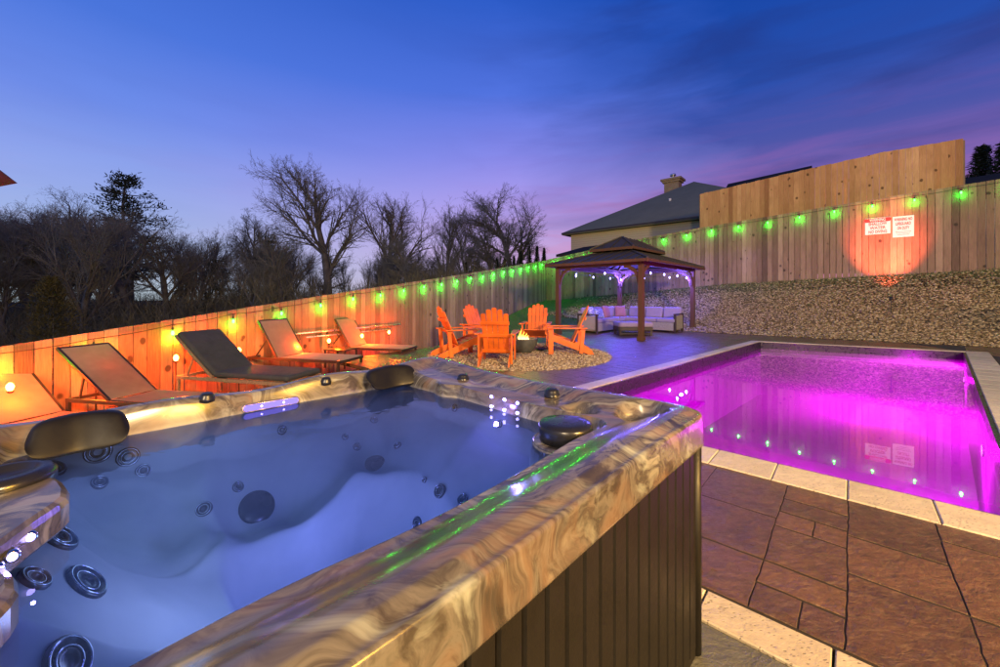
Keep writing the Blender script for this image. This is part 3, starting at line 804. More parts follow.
def hot_tub():
    base = tw(TA/2, TB/2)
    t = thing('hot_tub', 'large square hot tub with marbled acrylic rim and dark slatted cabinet, in the left foreground', 'hot tub', base)
    def loc(p): return Vector(p)-base
    # shell: rounded-rectangle rings from the centre outwards, then a rolled lip
    NA = 480; mb = MB(); ca, cb = TA/2, TB/2; ang = np.linspace(0, 2*math.pi, NA, endpoint=False)
    def outline(inset, r):
        # points on a rounded rectangle, one per angle
        pts = []
        ha, hb = TA/2-inset, TB/2-inset
        for th in ang:
            c, s_ = math.cos(th), math.sin(th); t_ = min(ha/abs(c) if abs(c) > 1e-9 else 1e9, hb/abs(s_) if abs(s_) > 1e-9 else 1e9)
            lo, hi = 0, t_
            for _ in range(24):
                mid = (lo+hi)/2
                if float(_rr(mid*c, mid*s_, ha, hb, r)) > 0: lo = mid
                else: hi = mid
            pts.append((lo*c, lo*s_))
        return np.array(pts)
    def _rr(x, y, ha, hb, r):
        qa = abs(x)-ha+r; qb = abs(y)-hb+r
        return -(math.hypot(max(qa, 0), max(qb, 0))+min(max(qa, qb), 0)-r)
    o0 = outline(0, .065); NR_ = 190; verts = []; tints = []
    rad = np.concatenate([np.linspace(0.01, .5, 50), np.linspace(.5, 1.0, NR_-50+1)[1:]])
    for q in rad:
        A = ca+o0[:, 0]*q; B = cb+o0[:, 1]*q; Hh = shell_h(A, B)
        if q > .995: pass
        W = C1.x+ua.x*A+vb.x*B, C1.y+ua.y*A+vb.y*B
        verts.append(np.stack([W[0]-base.x, W[1]-base.y, Hh-base.z], 1))
        tints.append((rrect(A, B, .27, 1.63, .195, 1.40, .075) > .0).astype(float))
    hedge = shell_h(ca+o0[:, 0], cb+o0[:, 1])
    lip = [(.002, -.0008), (.0055, -.004), (.0075, -.010), (.009, -.03), (.011, -.055), (.012, -.088), (.012, -.094), (.009, -.100), (.003, -.103), (-.03, -.103)]
    nd = o0/np.linalg.norm(o0, axis=1)[:, None]
    for (dx, dz) in lip:
        oo = outline(-dx, .065+dx if dx > -.02 else .06); A = ca+oo[:, 0]; B = cb+oo[:, 1]
        wob = 0
        W = C1.x+ua.x*A+vb.x*B, C1.y+ua.y*A+vb.y*B
        zz = .80*.5+hedge*.5+dz if dz < -.02 else hedge+dz
        verts.append(np.stack([W[0]-base.x, W[1]-base.y, zz-base.z], 1)); tints.append(np.zeros(NA))
    V = np.concatenate(verts); T = np.concatenate(tints); m = len(verts)
    k = np.arange(NA); k2 = (k+1) % NA
    Fc = np.concatenate([np.stack([i*NA+k, i*NA+k2, (i+1)*NA+k2, (i+1)*NA+k], 1) for i in range(m-1)])
    # orientation: want normals up
    me = bpy.data.meshes.new('shell'); me.from_pydata(V.tolist(), [], Fc[:, ::-1].tolist()+[tuple(range(NA))]); me.update()
    a_ = me.color_attributes.new('tint', 'FLOAT_COLOR', 'POINT'); T = T.astype(np.float32)
    a_.data.foreach_set('color', np.stack([T, T, T, np.ones_like(T)], 1).ravel())
    me.polygons.foreach_set('use_smooth', [True]*len(me.polygons))
    link(me, 'shell', M['shell'], t)
    # cabinet of vertical slats on four sides
    ins = .022; zt = .72
    def side(p, q, name):
        p = Vector(p); q = Vector(q); d = q-p; L = d.length; n = round(L/.062); cb_ = MB(); dn = d.normalized(); nrm = Vector((dn.y, -dn.x, 0))
        for i in range(n):
            a = p+d*(i/n); b = p+d*((i+1)/n); w = (b-a)
            x0 = a+w*.03; x1 = b-w*.03; pr = [(x0, 0.0), (x0+w*.08, .008), (x1-w*.08, .008), (x1, 0.0)]
            cb_.tint = random.random(); vs = []
            for z in (.03, zt):
                for (u, o_) in pr: vs.append(Vector((u.x, u.y, z))+nrm*o_)
                for (u, o_) in pr[::-1]: vs.append(Vector((u.x, u.y, z))-nrm*.015)
            N = 8; cb_.add(vs, [(i_, (i_+1) % N, N+(i_+1) % N, N+i_) for i_ in range(N)]+[tuple(range(N-1, -1, -1)), tuple(N+i_ for i_ in range(N))])
        cb_.bar(p+Vector((0, 0, .012))-nrm*.004, q+Vector((0, 0, .012))-nrm*.004, .02, .03)
        pan = MB(); pan.bar(Vector((p.x, p.y, zt/2))-nrm*.02, Vector((q.x, q.y, zt/2))-nrm*.02, .006, zt-.02)
        o = cb_.build(name, M['cabinet'], t); pan.build('backing', M['black'], o)
    cs = [tw(ins, ins), tw(ins, TB-ins), tw(TA-ins, TB-ins), tw(TA-ins, ins)]
    cs = [loc(c) for c in cs]
    for i in range(4): side(cs[i].lerp(cs[(i+1) % 4], .012), cs[i].lerp(cs[(i+1) % 4], .988), 'cabinet_panel')
    for c in cs:
        pm = MB(); d = Vector((c.x, c.y, 0)).normalized()
        pm.lathe([(.022, 0.0), (.022, zt)], 16, (c.x-d.x*.006, c.y-d.y*.006, 0)); pm.build('corner_trim', M['cabinet'], t, True)
    # headrests
    def pillow(a, b, z0, Lh, hh, name='headrest'):
        pm = MB(); nx, ny, nz_ = 22, 8, 14
        c = tw(a, b, z0); axis = Vector((*ua, 0)); inw = -Vector((*vb, 0))
        vs = []; fs = []
        for i in range(nx+1):
            u = -1+2*i/nx; e = (1-abs(u)**5)**.5*.9+.1 if abs(u) < 1 else .1
            for j in range(nz_):
                th = 2*math.pi*j/nz_; x_ = math.copysign(abs(math.cos(th))**.4, math.cos(th)); z_ = math.copysign(abs(math.sin(th))**.4, math.sin(th))
                dent = .012*math.exp(-(u*2.2)**2) if x_ > 0 else 0
                off = inw*((.028*x_)*e-dent+.012+.10*(.0))+Vector((0, 0, 1))*(z_*hh*e*(1-.05*abs(u)))
                lean = inw*(-z_*.030)
                vs.append(c+axis*(u*Lh/2)+off+lean+inw*(.02*abs(u)**2))
        fs = [(i*nz_+j, i*nz_+(j+1) % nz_, (i+1)*nz_+(j+1) % nz_, (i+1)*nz_+j) for i in range(nx) for j in range(nz_)]
        fs += [tuple(range(nz_-1, -1, -1)), tuple(nx*nz_+j for j in range(nz_))]
        pm.add([loc(v) for v in vs], fs); pm.build(name, M['blackcush'], t, True, sub=1)
    pillow(.385, 1.345, .788, .27, .050); pillow(1.445, 1.350, .775, .215, .054)
    # control knobs on the deck
    for (px, py, r, hh) in ((463, 377, .026, .016), (552, 393, .028, .018), (326, 381, .020, .012), (207, 397, .022, .012)):
        p, n, ab = ray_shell(px, py+2); p.z = float(shell_h(*ab))+.001; q = (n*.25+Vector((0, 0, 1))).normalized().to_track_quat('Z', 'Y').to_matrix(); kb = MB()
        kb.lathe([(r*1.15, -.01), (r*1.15, .004), (r, .006), (r*.97, hh), (r*.7, hh+.006), (.0, hh+.007)], 28, loc(p), q); kb.build('control_knob', M['black'], t, True)
    # big control dial at the left edge
    p = G(4, 482, .80); kb = MB(); kb.lathe([(.075, -.01), (.075, .010), (.066, .020), (.045, .022), (.038, .012), (0, .010)], 40, loc(p)); kb.build('dial', M['black'], t, True)
    # filter lid on its tower
    fb = tw(.405, .285, .735); lid = MB()
    lid.lathe([(.100, 0), (.102, .008), (.090, .010)], 48, loc(fb)); lid.build('filter_ring', M['shell'], t, True)
    lid = MB(); lid.lathe([(.080, .004), (.081, .034), (.083, .042), (.083, .055), (.078, .062), (.05, .066), (0, .067)], 48, loc(fb)); lid.build('filter_lid', M['black'], t, True)
    # floor drains / speakers, dark discs
    for (px, py, r) in ((374, 466, .050), (257, 507, .056)):
        p, n, ab = ray_shell(px, py); q = n.to_track_quat('Z', 'Y').to_matrix(); db = MB()
        db.lathe([(r*1.05, -.012), (r*1.05, .004), (r*.95, .010), (0, .013)], 36, loc(p), q); db.build('suction_cover', M['jetface'], t, True)
    # jets
    jets = [(58, 538, .040), (85, 583, .044), (33, 580, .028), (66, 663, .038), (98, 452, .032), (50, 470, .032), (128, 457, .028), (143, 471, .020), (99, 483, .020), (238, 487, .018), (204, 509, .022), (282, 430, .018),
            (357, 447, .017), (398, 446, .017), (374, 420, .018), (418, 524, .026), (440, 491, .024), (463, 500, .020), (500, 424, .013), (425, 480, .010), (455, 408, .016), (345, 437, .014)]
    for (px, py, r) in jets:
        p, n, ab = ray_shell(px, py); q = n.to_track_quat('Z', 'Y').to_matrix(); c = loc(p)
        jb = MB(); jb.lathe([(r*1.06, -.012), (r*1.06, .005), (r*.98, .008), (r*.84, .0085), (r*.78, .002)], 32, c, q); o = jb.build('jet', M['jetface'], t, True)
        j2 = MB()
        for (ra, z) in ((.92, .0085), (.60, .0065)):
            pts = [c+q @ Vector((r*ra*math.cos(k*math.pi/14), r*ra*math.sin(k*math.pi/14), z)) for k in range(29)]
            j2.tube(pts, max(.0012, r*.045), 6, False)
        j2.build('jet_ring', M['chrome'], o, True)
        j3 = MB(); j3.lathe([(r*.64, -.006), (r*.60, .006), (r*.36, .0065), (r*.30, .000), (0, .000)], 24, c, q); j3.build('jet_nozzle', M['black'], o, True)
    # light bar under the back rim
    p0, n0_, ab0 = ray_shell(244, 409); p1, n1_, ab1 = ray_shell(297, 400)
    cpt = (p0+p1)/2; ax = (p1-p0); L = ax.length; ax.normalize(); nn = (n0_+n1_).normalized(); nn = (nn-ax*nn.dot(ax)).normalized(); up = nn.cross(ax)
    def capsule(L, r, z0, z1):
        pl = [(L/2-r)*1+r*math.cos(a) for a in np.linspace(-math.pi/2, math.pi/2, 10)]
        pts = [((L/2-r)+r*math.cos(a), r*math.sin(a)) for a in np.linspace(-math.pi/2, math.pi/2, 10)]+[(-(L/2-r)+r*math.cos(a), r*math.sin(a)) for a in np.linspace(math.pi/2, 3*math.pi/2, 10)]
        mm = MB(); mm.prism(pts, z0, z1, .002, .002); mm.v = [tuple(loc(cpt+ax*v[0]+up*v[1]+nn*v[2])) for v in mm.v]; return mm
    o = capsule(L+.02, .017, -.004, .006).build('light_bar', M['chrome'], t); capsule(L+.006, .011, .004, .0085).build('lens', M['ledstrip'], o)
    for f in (.3, .72):
        q = p0.lerp(p1, f)+nn*.012; e = MB(); e.lathe([(.004, -.002), (.003, .001), (0, .002)], 10, loc(q), nn.to_track_quat('Z', 'Y').to_matrix()); e.build('led', M['led'], o, True)
    # two rows of LEDs on the far wall and a row by the control corner
    for (px, py) in ((492, 397), (505, 400), (518, 403.5), (492, 406.5), (505, 410), (518, 413)):
        p, n, ab = ray_shell(px, py); q = n.to_track_quat('Z', 'Y').to_matrix(); r = .0065
        b_ = MB(); b_.lathe([(r*1.2, -.006), (r*1.2, .001), (r*.9, .002)], 20, loc(p), q); o = b_.build('led_socket', M['chrome'], t, True)
        e = MB(); e.lathe([(r*.9, .002), (r*.8, .008), (0, .011)], 16, loc(p), q); e.build('led', M['led'], o, True)
    # ledge with the control dial and its row of lights, reaching out over the water at the left end
    def ledge(pts, z1, th, name):
        lm = MB(); poly = [(loc(G(x, y, z1)).x, loc(G(x, y, z1)).y) for x, y in pts]
        n = len(poly); ar = sum(poly[i][0]*poly[(i+1) % n][1]-poly[(i+1) % n][0]*poly[i][1] for i in range(n))
        if ar < 0: poly = poly[::-1]
        zb_ = z1-base.z; rings = [(0, zb_-th), (-.004, zb_-th+.006), (-.004, zb_-.016), (0, zb_-.006), (.008, zb_)]
        rp_ = [inset_poly(poly, d) if d else poly for d, z in rings]; vs = [(*p, z) for (d, z), rr_ in zip(rings, rp_) for p in rr_]; m_ = len(rings)
        lm.tint = 0.0; lm.add(vs, [(i*n+k, i*n+(k+1) % n, (i+1)*n+(k+1) % n, (i+1)*n+k) for i in range(m_-1) for k in range(n)]+[tuple(range(n-1, -1, -1)), tuple((m_-1)*n+k for k in range(n))])
        return lm.build(name, M['shell'], t)
    ledge([(-150, 452), (-40, 458), (25, 466), (52, 474), (62, 480), (67, 487), (66, 495), (58, 502), (30, 521), (0, 543), (-60, 588), (-170, 600)], .80, .060, 'control_ledge')
    ledge([(-160, 566), (-20, 560), (4, 564), (13, 573), (14, 585), (6, 597), (-8, 611), (-90, 690), (-230, 700)], .79, .060, 'filter_ledge')
    for (px, py) in ((30, 523), (12, 541), (-4, 554)):
        n = Vector((.80, -.58, .05)).normalized(); p = G(px, py-1, .80); p.z = .776; p += n*.005; q = n.to_track_quat('Z', 'Y').to_matrix(); r = .0065
        b_ = MB(); b_.lathe([(r*1.35, -.012), (r*1.35, .002), (r*.9, .003)], 20, loc(p), q); o = b_.build('led_socket', M['chrome'], t, True)
        e = MB(); e.lathe([(r*.9, .002), (r*.8, .008), (0, .011)], 16, loc(p), q); e.build('led', M['led'], o, True)
        light('tub_led_glow', 'POINT', p+n*.04, .10, (.30, .20, 1.0), .003)
    light('tub_led_glow', 'POINT', ray_shell(505, 405)[0]+ray_shell(505, 405)[1]*.05, .9, (.30, .20, 1.0), .01)
    # water
    wm = MB(); N = 200; ring = []
    th = np.linspace(0, 2*math.pi, N, endpoint=False); oo = []
    for a in th:
        c, s_ = math.cos(a), math.sin(a); d = .3
        while d < 1.2 and float(shell_h(.865+c*d, .79+s_*d)) < WZ+.0: d += .004
        oo.append(loc(tw(.865+c*(d+.01), .79+s_*(d+.01), WZ)))
    wm.add(oo, [tuple(range(N-1, -1, -1))] if sum(oo[i].x*oo[(i+1) % N].y-oo[(i+1) % N].x*oo[i].y for i in range(N)) < 0 else [tuple(range(N))]); o = wm.build('tub_water', M['tubwater']); o.location = base
    tag(o, kind='structure')
    # handhold groove and two lamps under the water
    for (a, b, z, pw, col) in ((.87, .78, .42, 3.0, (.26, .27, 1.0)), (1.2, .75, .58, 1.3, (.42, .48, 1.0)), (1.0, .40, .55, .6, (.26, .40, 1.0)), (1.25, 1.10, .64, .35, (.40, .55, 1.0))):
        light('tub_underwater_glow', 'POINT', tw(a, b, z), pw, col, .06)
hot_tub()

# ------------------------------------------------------------------ fences
lt_r = [-6, 1.36, 4.14, 6.37, 9.84, 13.9, 19.16]; lt_z = [-.25, .607, .99, 1.30, 1.744, 2.31, 3.06]
rt_s = [-11.53, -6.84, -4.18, .53, 3.27, 9]; rt_z = [3.06, 3.66, 3.90, 4.20, 4.36, 4.75]
def LF(r, e=7.12): return Vector((.456*r-.89*e, .89*r+.456*e, 0))
def RFp(s, w=16.87): return Vector((.754*s+.657*w, -.657*s+.754*w, 0))
def fence(name, label, pos, tdir, ndir, u0, u1, ztop, zbot, mat, pw=.138, gap=.006, sec=2.4, jit=.008, rail_side=1, tint_lo=0.0):
    base = pos((u0+u1)/2); t = thing(name, label, 'fence', base)
    t0 = Vector((*tdir, 0)); nn = Vector((*ndir, 0)); u = u0; k = 0; rr = random.Random(hash(name) % 100+int(abs(u0)*10))
    nsec = max(1, round((u1-u0)/sec)); L = (u1-u0)/nsec
    for i in range(nsec):
        a = u0+i*L; b = a+L; mb = MB(); n = round(L/(pw+gap)); st = L/n
        for j in range(n):
            c = a+(j+.5)*st; mb.tint = min(1, max(tint_lo, rr.gauss(.50, .20))); w = st-gap*rr.uniform(.4, 1.6)
            p = pos(c)-base; zt = ztop(c)+rr.uniform(-jit, jit); zb = zbot(c)-.03; z1 = ztop(c+st/2); z0 = ztop(c-st/2)
            M_ = Matrix((t0, nn, Vector((0, 0, 1)))).transposed() @ Matrix.Rotation(rr.gauss(0, .002), 3, 'Y')
            dpt = rr.uniform(-.002, .002)
            sl = (z1-z0)*w/st/2; c_ = Vector((p.x, p.y, 0))+nn*dpt; vv = [c_+t0*(a*w/2)+nn*(b*.009)+Vector((0, 0, zb if e_ < 0 else zt+a*sl)) for e_ in (-1, 1) for b in (-1, 1) for a in (-1, 1)]; mb.add(vv, [(0,2,3,1),(4,5,7,6),(0,1,5,4),(2,6,7,3),(0,4,6,2),(1,3,7,5)])
        mb.build('picket_panel', mat, t)
        for fz in (.18, .82):
            rl = MB()
            p = pos(a)-base; q = pos(b)-base
            p.z = zbot(a)+(ztop(a)-zbot(a))*fz; q.z = zbot(b)+(ztop(b)-zbot(b))*fz
            rl.bar(p+nn*.04*rail_side, q+nn*.04*rail_side, .038, .088)
            rl.build('rail', M['post'], t)
    for i in range(nsec+1):
        a = u0+i*L; p = pos(a)-base+nn*.10*rail_side; pm = MB(); pm.box((p.x, p.y, (ztop(a)+zbot(a))/2-.04), (.089, .089, ztop(a)-zbot(a)+.0), Matrix((t0, nn, Vector((0, 0, 1)))).transposed()); pm.build('post', M['post'], t)
    return t
nL = (-.89, .456); nR = (.657, .754)
zl_top = lambda r: float(np.interp(r, lt_r, lt_z)); zr_top = lambda s: float(np.interp(s, rt_s, rt_z))
fence('picket_fence', 'long weathered wooden fence on the left, running downhill behind the sun loungers', LF, (.456, .89), nL, -3.0, 19.15, zl_top, lambda r: tz(*LF(r, 7.05)[:2]), M['fence'], .144, .011, jit=.004)
fence('picket_fence', 'tall weathered wooden fence at the back, above the gravel slope, carrying two signs', RFp, (.754, -.657), nR, -11.5, 8.5, zr_top, lambda s: tz(*RFp(s, 16.8)[:2]), M['fence'], .144, .011, jit=.004)
UF = lambda s: RFp(s, 18.0)
fence('privacy_fence', 'higher fence of fresh tan boards rising behind the back fence', UF, (.754, -.657), nR, -4.46, 2.8, lambda s: float(np.interp(s, [-4.46, -1.8, 1.05, 1.06, 2.8], [5.50, 5.72, 5.93, 5.93, 5.93])), lambda s: 2.0, M['fence_new'], .150, .003, 2.4, .01)

# ------------------------------------------------------------------ string lights on the fences
def bulb(parent, p, matb, sc=1.0, name='bulb'):
    sk = MB(); sk.lathe([(.011*sc, 0), (.013*sc, -.01*sc), (.014*sc, -.045*sc), (.012*sc, -.05*sc)], 10, p); so = sk.build('socket', M['sock'], parent, True)
    b = MB(); b.lathe([(.010*sc, -.045*sc), (.017*sc, -.065*sc), (.0235*sc, -.09*sc), (.019*sc, -.112*sc), (.008*sc, -.124*sc), (0, -.126*sc)], 12, p); b.build(name, matb, so, True)
def string_light(label, pts, sag, bulb_dirs, mat, power, col, drop=.05, bsc=1.0, name='string_light', lamps=None):
    base = Vector(pts[0]); t = thing(name, label, 'string lights', base)
    cb = MB(); path = []
    for i in range(len(pts)-1):
        a, b = Vector(pts[i]), Vector(pts[i+1])
        for k in range(8):
            u = k/8; q = a.lerp(b, u); q.z -= sag*4*u*(1-u); path.append(q-base)
    path.append(Vector(pts[-1])-base); cb.tube(path, .005, 5); 
    for p in pts: cb.tube([Vector(p)-base, Vector(p)-base-Vector((0, 0, drop))], .005, 5)
    cb.build('cable', M['cable'], t)
    for i, p in enumerate(pts):
        q = Vector(p)-base-Vector((0, 0, drop-.01)); bulb(t, q, mat, bsc)
        if lamps is None or i in lamps:
            light('bulb_glow', 'POINT', Vector(p)+Vector(bulb_dirs)*.02-Vector((0, 0, drop+.15*bsc)), power(i) if callable(power) else power, col, .022*bsc)
lp = []
for k in range(0, 26):
    rec = (1.890-.245*3+.245*k)/1000; px = 700-1/rec
    Y = 3120/(700-px); X = (px-500)/390*Y; r = .456*X+.89*Y
    if r > 18.9: break
    p = LF(r, 7.12-.055); p.z = zl_top(r)-.07+.012*math.sin(k*2.1); lp.append(p)
string_light('black string of glowing green bulbs hung along the top of the left fence', lp, .02, (.89, -.456, 0), M['green'], lambda i: 7 if i < 8 else 9 if i < 14 else 14, (.015, 1.0, .03))
rp = []
for k in range(0, 18):
    rec = (1.99-.0593*k)/1000; px = 52+1/rec; Y = 10020/(px-52); X = (px-500)/390*Y; s_ = .754*X-.657*Y
    if s_ > 5.5: break
    p = RFp(s_, 16.87-.055); p.z = zr_top(s_)-.09+.012*math.sin(k*1.7); rp.append(p)
string_light('black string of glowing green bulbs hung along the top of the back fence', rp, .02, (-.657, -.754, 0), M['green'], lambda i: 14 if i < 4 else 8, (.015, 1.0, .03))

# orange stake lamps along the left fence
def stake_lamp():
    t = thing('garden_stake_lamp', '', 'garden lamp', (0, 0, 0), 0, 'orange stake lamps along the left fence')
    a = MB(); a.tube([(0, 0, -.75), (0, 0, -.02)], .009, 8); a.build('stake', M['dark_metal'], t)
    a = MB(); a.lathe([(.010, -.03), (.026, -.02), (.030, .0), (.020, .004)], 14); a.build('cup', M['sock'], t, True)
    a = MB(); a.lathe([(.018, .002), (.030, .030), (.033, .052), (.024, .078), (.010, .092), (0, .095)], 14); a.build('bulb', M['amber'], t, True)
    return t
SLL = ['beside the nearest lounger at the left edge', 'glowing through the backrest of the second lounger', 'left of the black cushioned lounger', 'right behind the black cushioned lounger', 'behind the tan lounger beyond the black one', 'between the two farthest loungers', 'behind the farthest lounger', 'right of the farthest lounger']
proto = stake_lamp()
for i, (px, py) in enumerate(((10, 391), (96, 375), (176, 361), (239, 353), (290, 348), (329, 343), (362, 338), (389, 334))):
    Y = 3120/(700-px)*.965; p = P(px, py, Y); lab = 'orange glowing stake lamp '+SLL[i]
    if i == 0: proto.location = p; proto['label'] = lab
    else: dup(proto, p, 0, lab)
    light('stake_glow', 'POINT', p+Vector((.22, -.11, .05)), 62, (1.0, .070, .004), .04)

# long pole on the left fence
def pole():
    a = LF(4.7, 7.0); b = LF(7.9, 7.0); a.z = P(226, 341, 6.4).z; b.z = P(337, 330.5, 8.4).z
    t = thing('pool_pole', 'long silver pole hung level on hooks along the left fence behind the loungers', 'pool pole', a)
    m = MB(); m.tube([(0, 0, 0), b-a], .017, 12); m.build('shaft', M['steel'], t, True)
    m = MB(); m.tube([Vector((0, 0, -.09))+(b-a)*.15, Vector((0, 0, -.10))+(b-a)*.9], .014, 12); m.build('inner_shaft', M['steel'], t, True)
    for u in (.1, .5, .9):
        m = MB(); q = (b-a)*u; m.tube([q+Vector((-.10, .05, .03)), q+Vector((-.0, 0, -.02)), q+Vector((.02, -.01, -.12)), q+Vector((-.10, .05, -.13))], .006, 6); m.build('hook', M['dark_metal'], t)
pole()

# ------------------------------------------------------------------ loungers
def make_lounger(sling, frame, ang, top_w=.62, L=1.20, BL=.80, cushion=None):
    t = thing('sun_lounger', '', 'sun lounger', (0, 0, 0), 0, 'sun loungers along the left fence')
    h = .33; w = top_w/2; BX = .62
    for sy in (-1, 1):
        m = MB(); m.bar((-BX, sy*w, h-.02), (L, sy*w, h-.02), .03, .045); m.build('side_rail', frame, t, bevel=.004)
    for xx in (L, -BX, 0): m = MB(); m.bar((xx, -w, h-.022), (xx, w, h-.022), .03, .04); m.build('crossbar', frame, t, bevel=.004)
    for x in (-BX+.03, L-.03):
        for sy in (-1, 1):
            m = MB(); m.box((x, sy*w, h/2-.02), (.042, .034, h-.0)); m.build('leg', frame, t, bevel=.004)
    if cushion is None:
        m = MB(); n = 16; vs = []
        for i in range(n+1):
            x = .0+(L-.01)*i/n
            for j in range(7):
                y = -w+.012+(2*w-.024)*j/6; s_ = .012*(1-(2*j/6-1)**2); vs.append((x, y, h+.010-s_))
        for i in range(n+1):
            x = .0+(L-.01)*i/n
            for j in range(7):
                y = -w+.012+(2*w-.024)*j/6; s_ = .012*(1-(2*j/6-1)**2); vs.append((x, y, h+.006-s_))
        N = (n+1)*7; fs = []
        for i in range(n):
            for j in range(6):
                a = i*7+j; fs += [(a, a+7, a+8, a+1), (N+a, N+a+1, N+a+8, N+a+7)]
        m.add(vs, fs); m.build('seat', sling, t, True)
    else:
        m = MB(); m.box((L/2, 0, h+.045), (L, 2*w-.01, .075)); m.build('seat_cushion', cushion, t, bevel=.03)
    b = MB(); b.bar((0, -w+.01, 0), (-BL, -w+.01, 0), .028, .034); b.bar((0, w-.01, 0), (-BL, w-.01, 0), .028, .034); b.bar((-BL, -w, 0), (-BL, w, 0), .028, .034)
    bo = b.build('backrest', frame, t, bevel=.004); bo.location = (0, 0, h+.0); bo.rotation_euler = (0, R(ang), 0)
    if cushion is None:
        m = MB(); m.box((-BL/2, 0, .012), (BL-.01, 2*w-.03, .005)); m.build('sling', sling, bo)
    else:
        m = MB(); m.box((-BL/2-.01, 0, .045), (BL, 2*w-.01, .075)); m.build('back_cushion', cushion, bo, bevel=.03)
    ca, sa = math.cos(R(ang)), math.sin(R(ang)); jx = -BL*.55*ca; jz = h+BL*.55*sa
    m = MB()
    for sy in (-1, 1): m = MB(); m.bar((jx, sy*(w-.05), jz), (-BX+.12, sy*(w-.05), h-.01), .014, .02); m.build('prop', frame, t)
    
    m = MB()
    for k in range(4):
        m.box((-BX+.10+k*.05, w-.05, h+.01), (.02, .016, .05))
    m.build('ratchet', frame, t)
    return t
YAW = math.atan2(-.25, .968)
frame = M['dark_metal']
def place(l, joint, label, yaw=YAW, z=None):
    # joint: world point where the near side of the back meets the seat
    wv = Vector((-math.sin(yaw), math.cos(yaw)))
    w = .31; p = Vector((joint.x, joint.y))+wv*w
    l.location = (p.x, p.y, joint.z-.33); l.rotation_euler = (0, 0, yaw); l['label'] = label
l1 = make_lounger(M['sling'], frame, 37, .62, 1.2, .92); place(l1, P(-17, 429, 3.95)+Vector((0, 0, .0)), 'tan sling lounger nearest the camera, cut by the left edge of the photo')
l2 = make_lounger(M['sling'], frame, 37, .53, 1.25, .96); place(l2, P(104, 402, 4.45), 'tan sling lounger with raised back, second from the left edge', YAW+R(4))
l3 = make_lounger(M['wicker'], M['wicker'], 40, .62, 1.2, .84, M['darkcush']); place(l3, P(212, 378, 5.2), 'lounger with black cushions on a brown wicker base', YAW)
l4 = make_lounger(M['sling_cream'], frame, 58, .64, 1.25, .74); place(l4, P(277, 358, 6.7), 'tan backed lounger with cream seat beside the side table, left of it', YAW)
l5 = make_lounger(M['sling_cream'], frame, 58, .64, 1.25, .70); place(l5, P(350, 347.5, 8.35), 'farthest lounger, tan back and cream seat, right of the side table', YAW)
for l in (l4, l5, l1, l2):
    for c in children(l):
        if c.name.startswith('backrest'):
            for d in children(c): d.data.materials[0] = M['sling']
# ground each lounger: lengthen or shorten only by moving legs is avoided; instead set terrain to meet them
def side_table():
    p = P(341, 349, 7.9); t = thing('side_table', 'small low dark metal side table between the two farthest loungers', 'side table', (p.x, p.y, p.z-.36), YAW)
    m = MB(); m.box((0, 0, .36), (.50, .42, .022)); m.build('table_top', frame, t, bevel=.004)
    for sx in (-1, 1):
        for sy in (-1, 1): m = MB(); m.box((sx*.225, sy*.19, .175), (.03, .03, .35)); m.build('leg', frame, t, bevel=.003)
side_table()

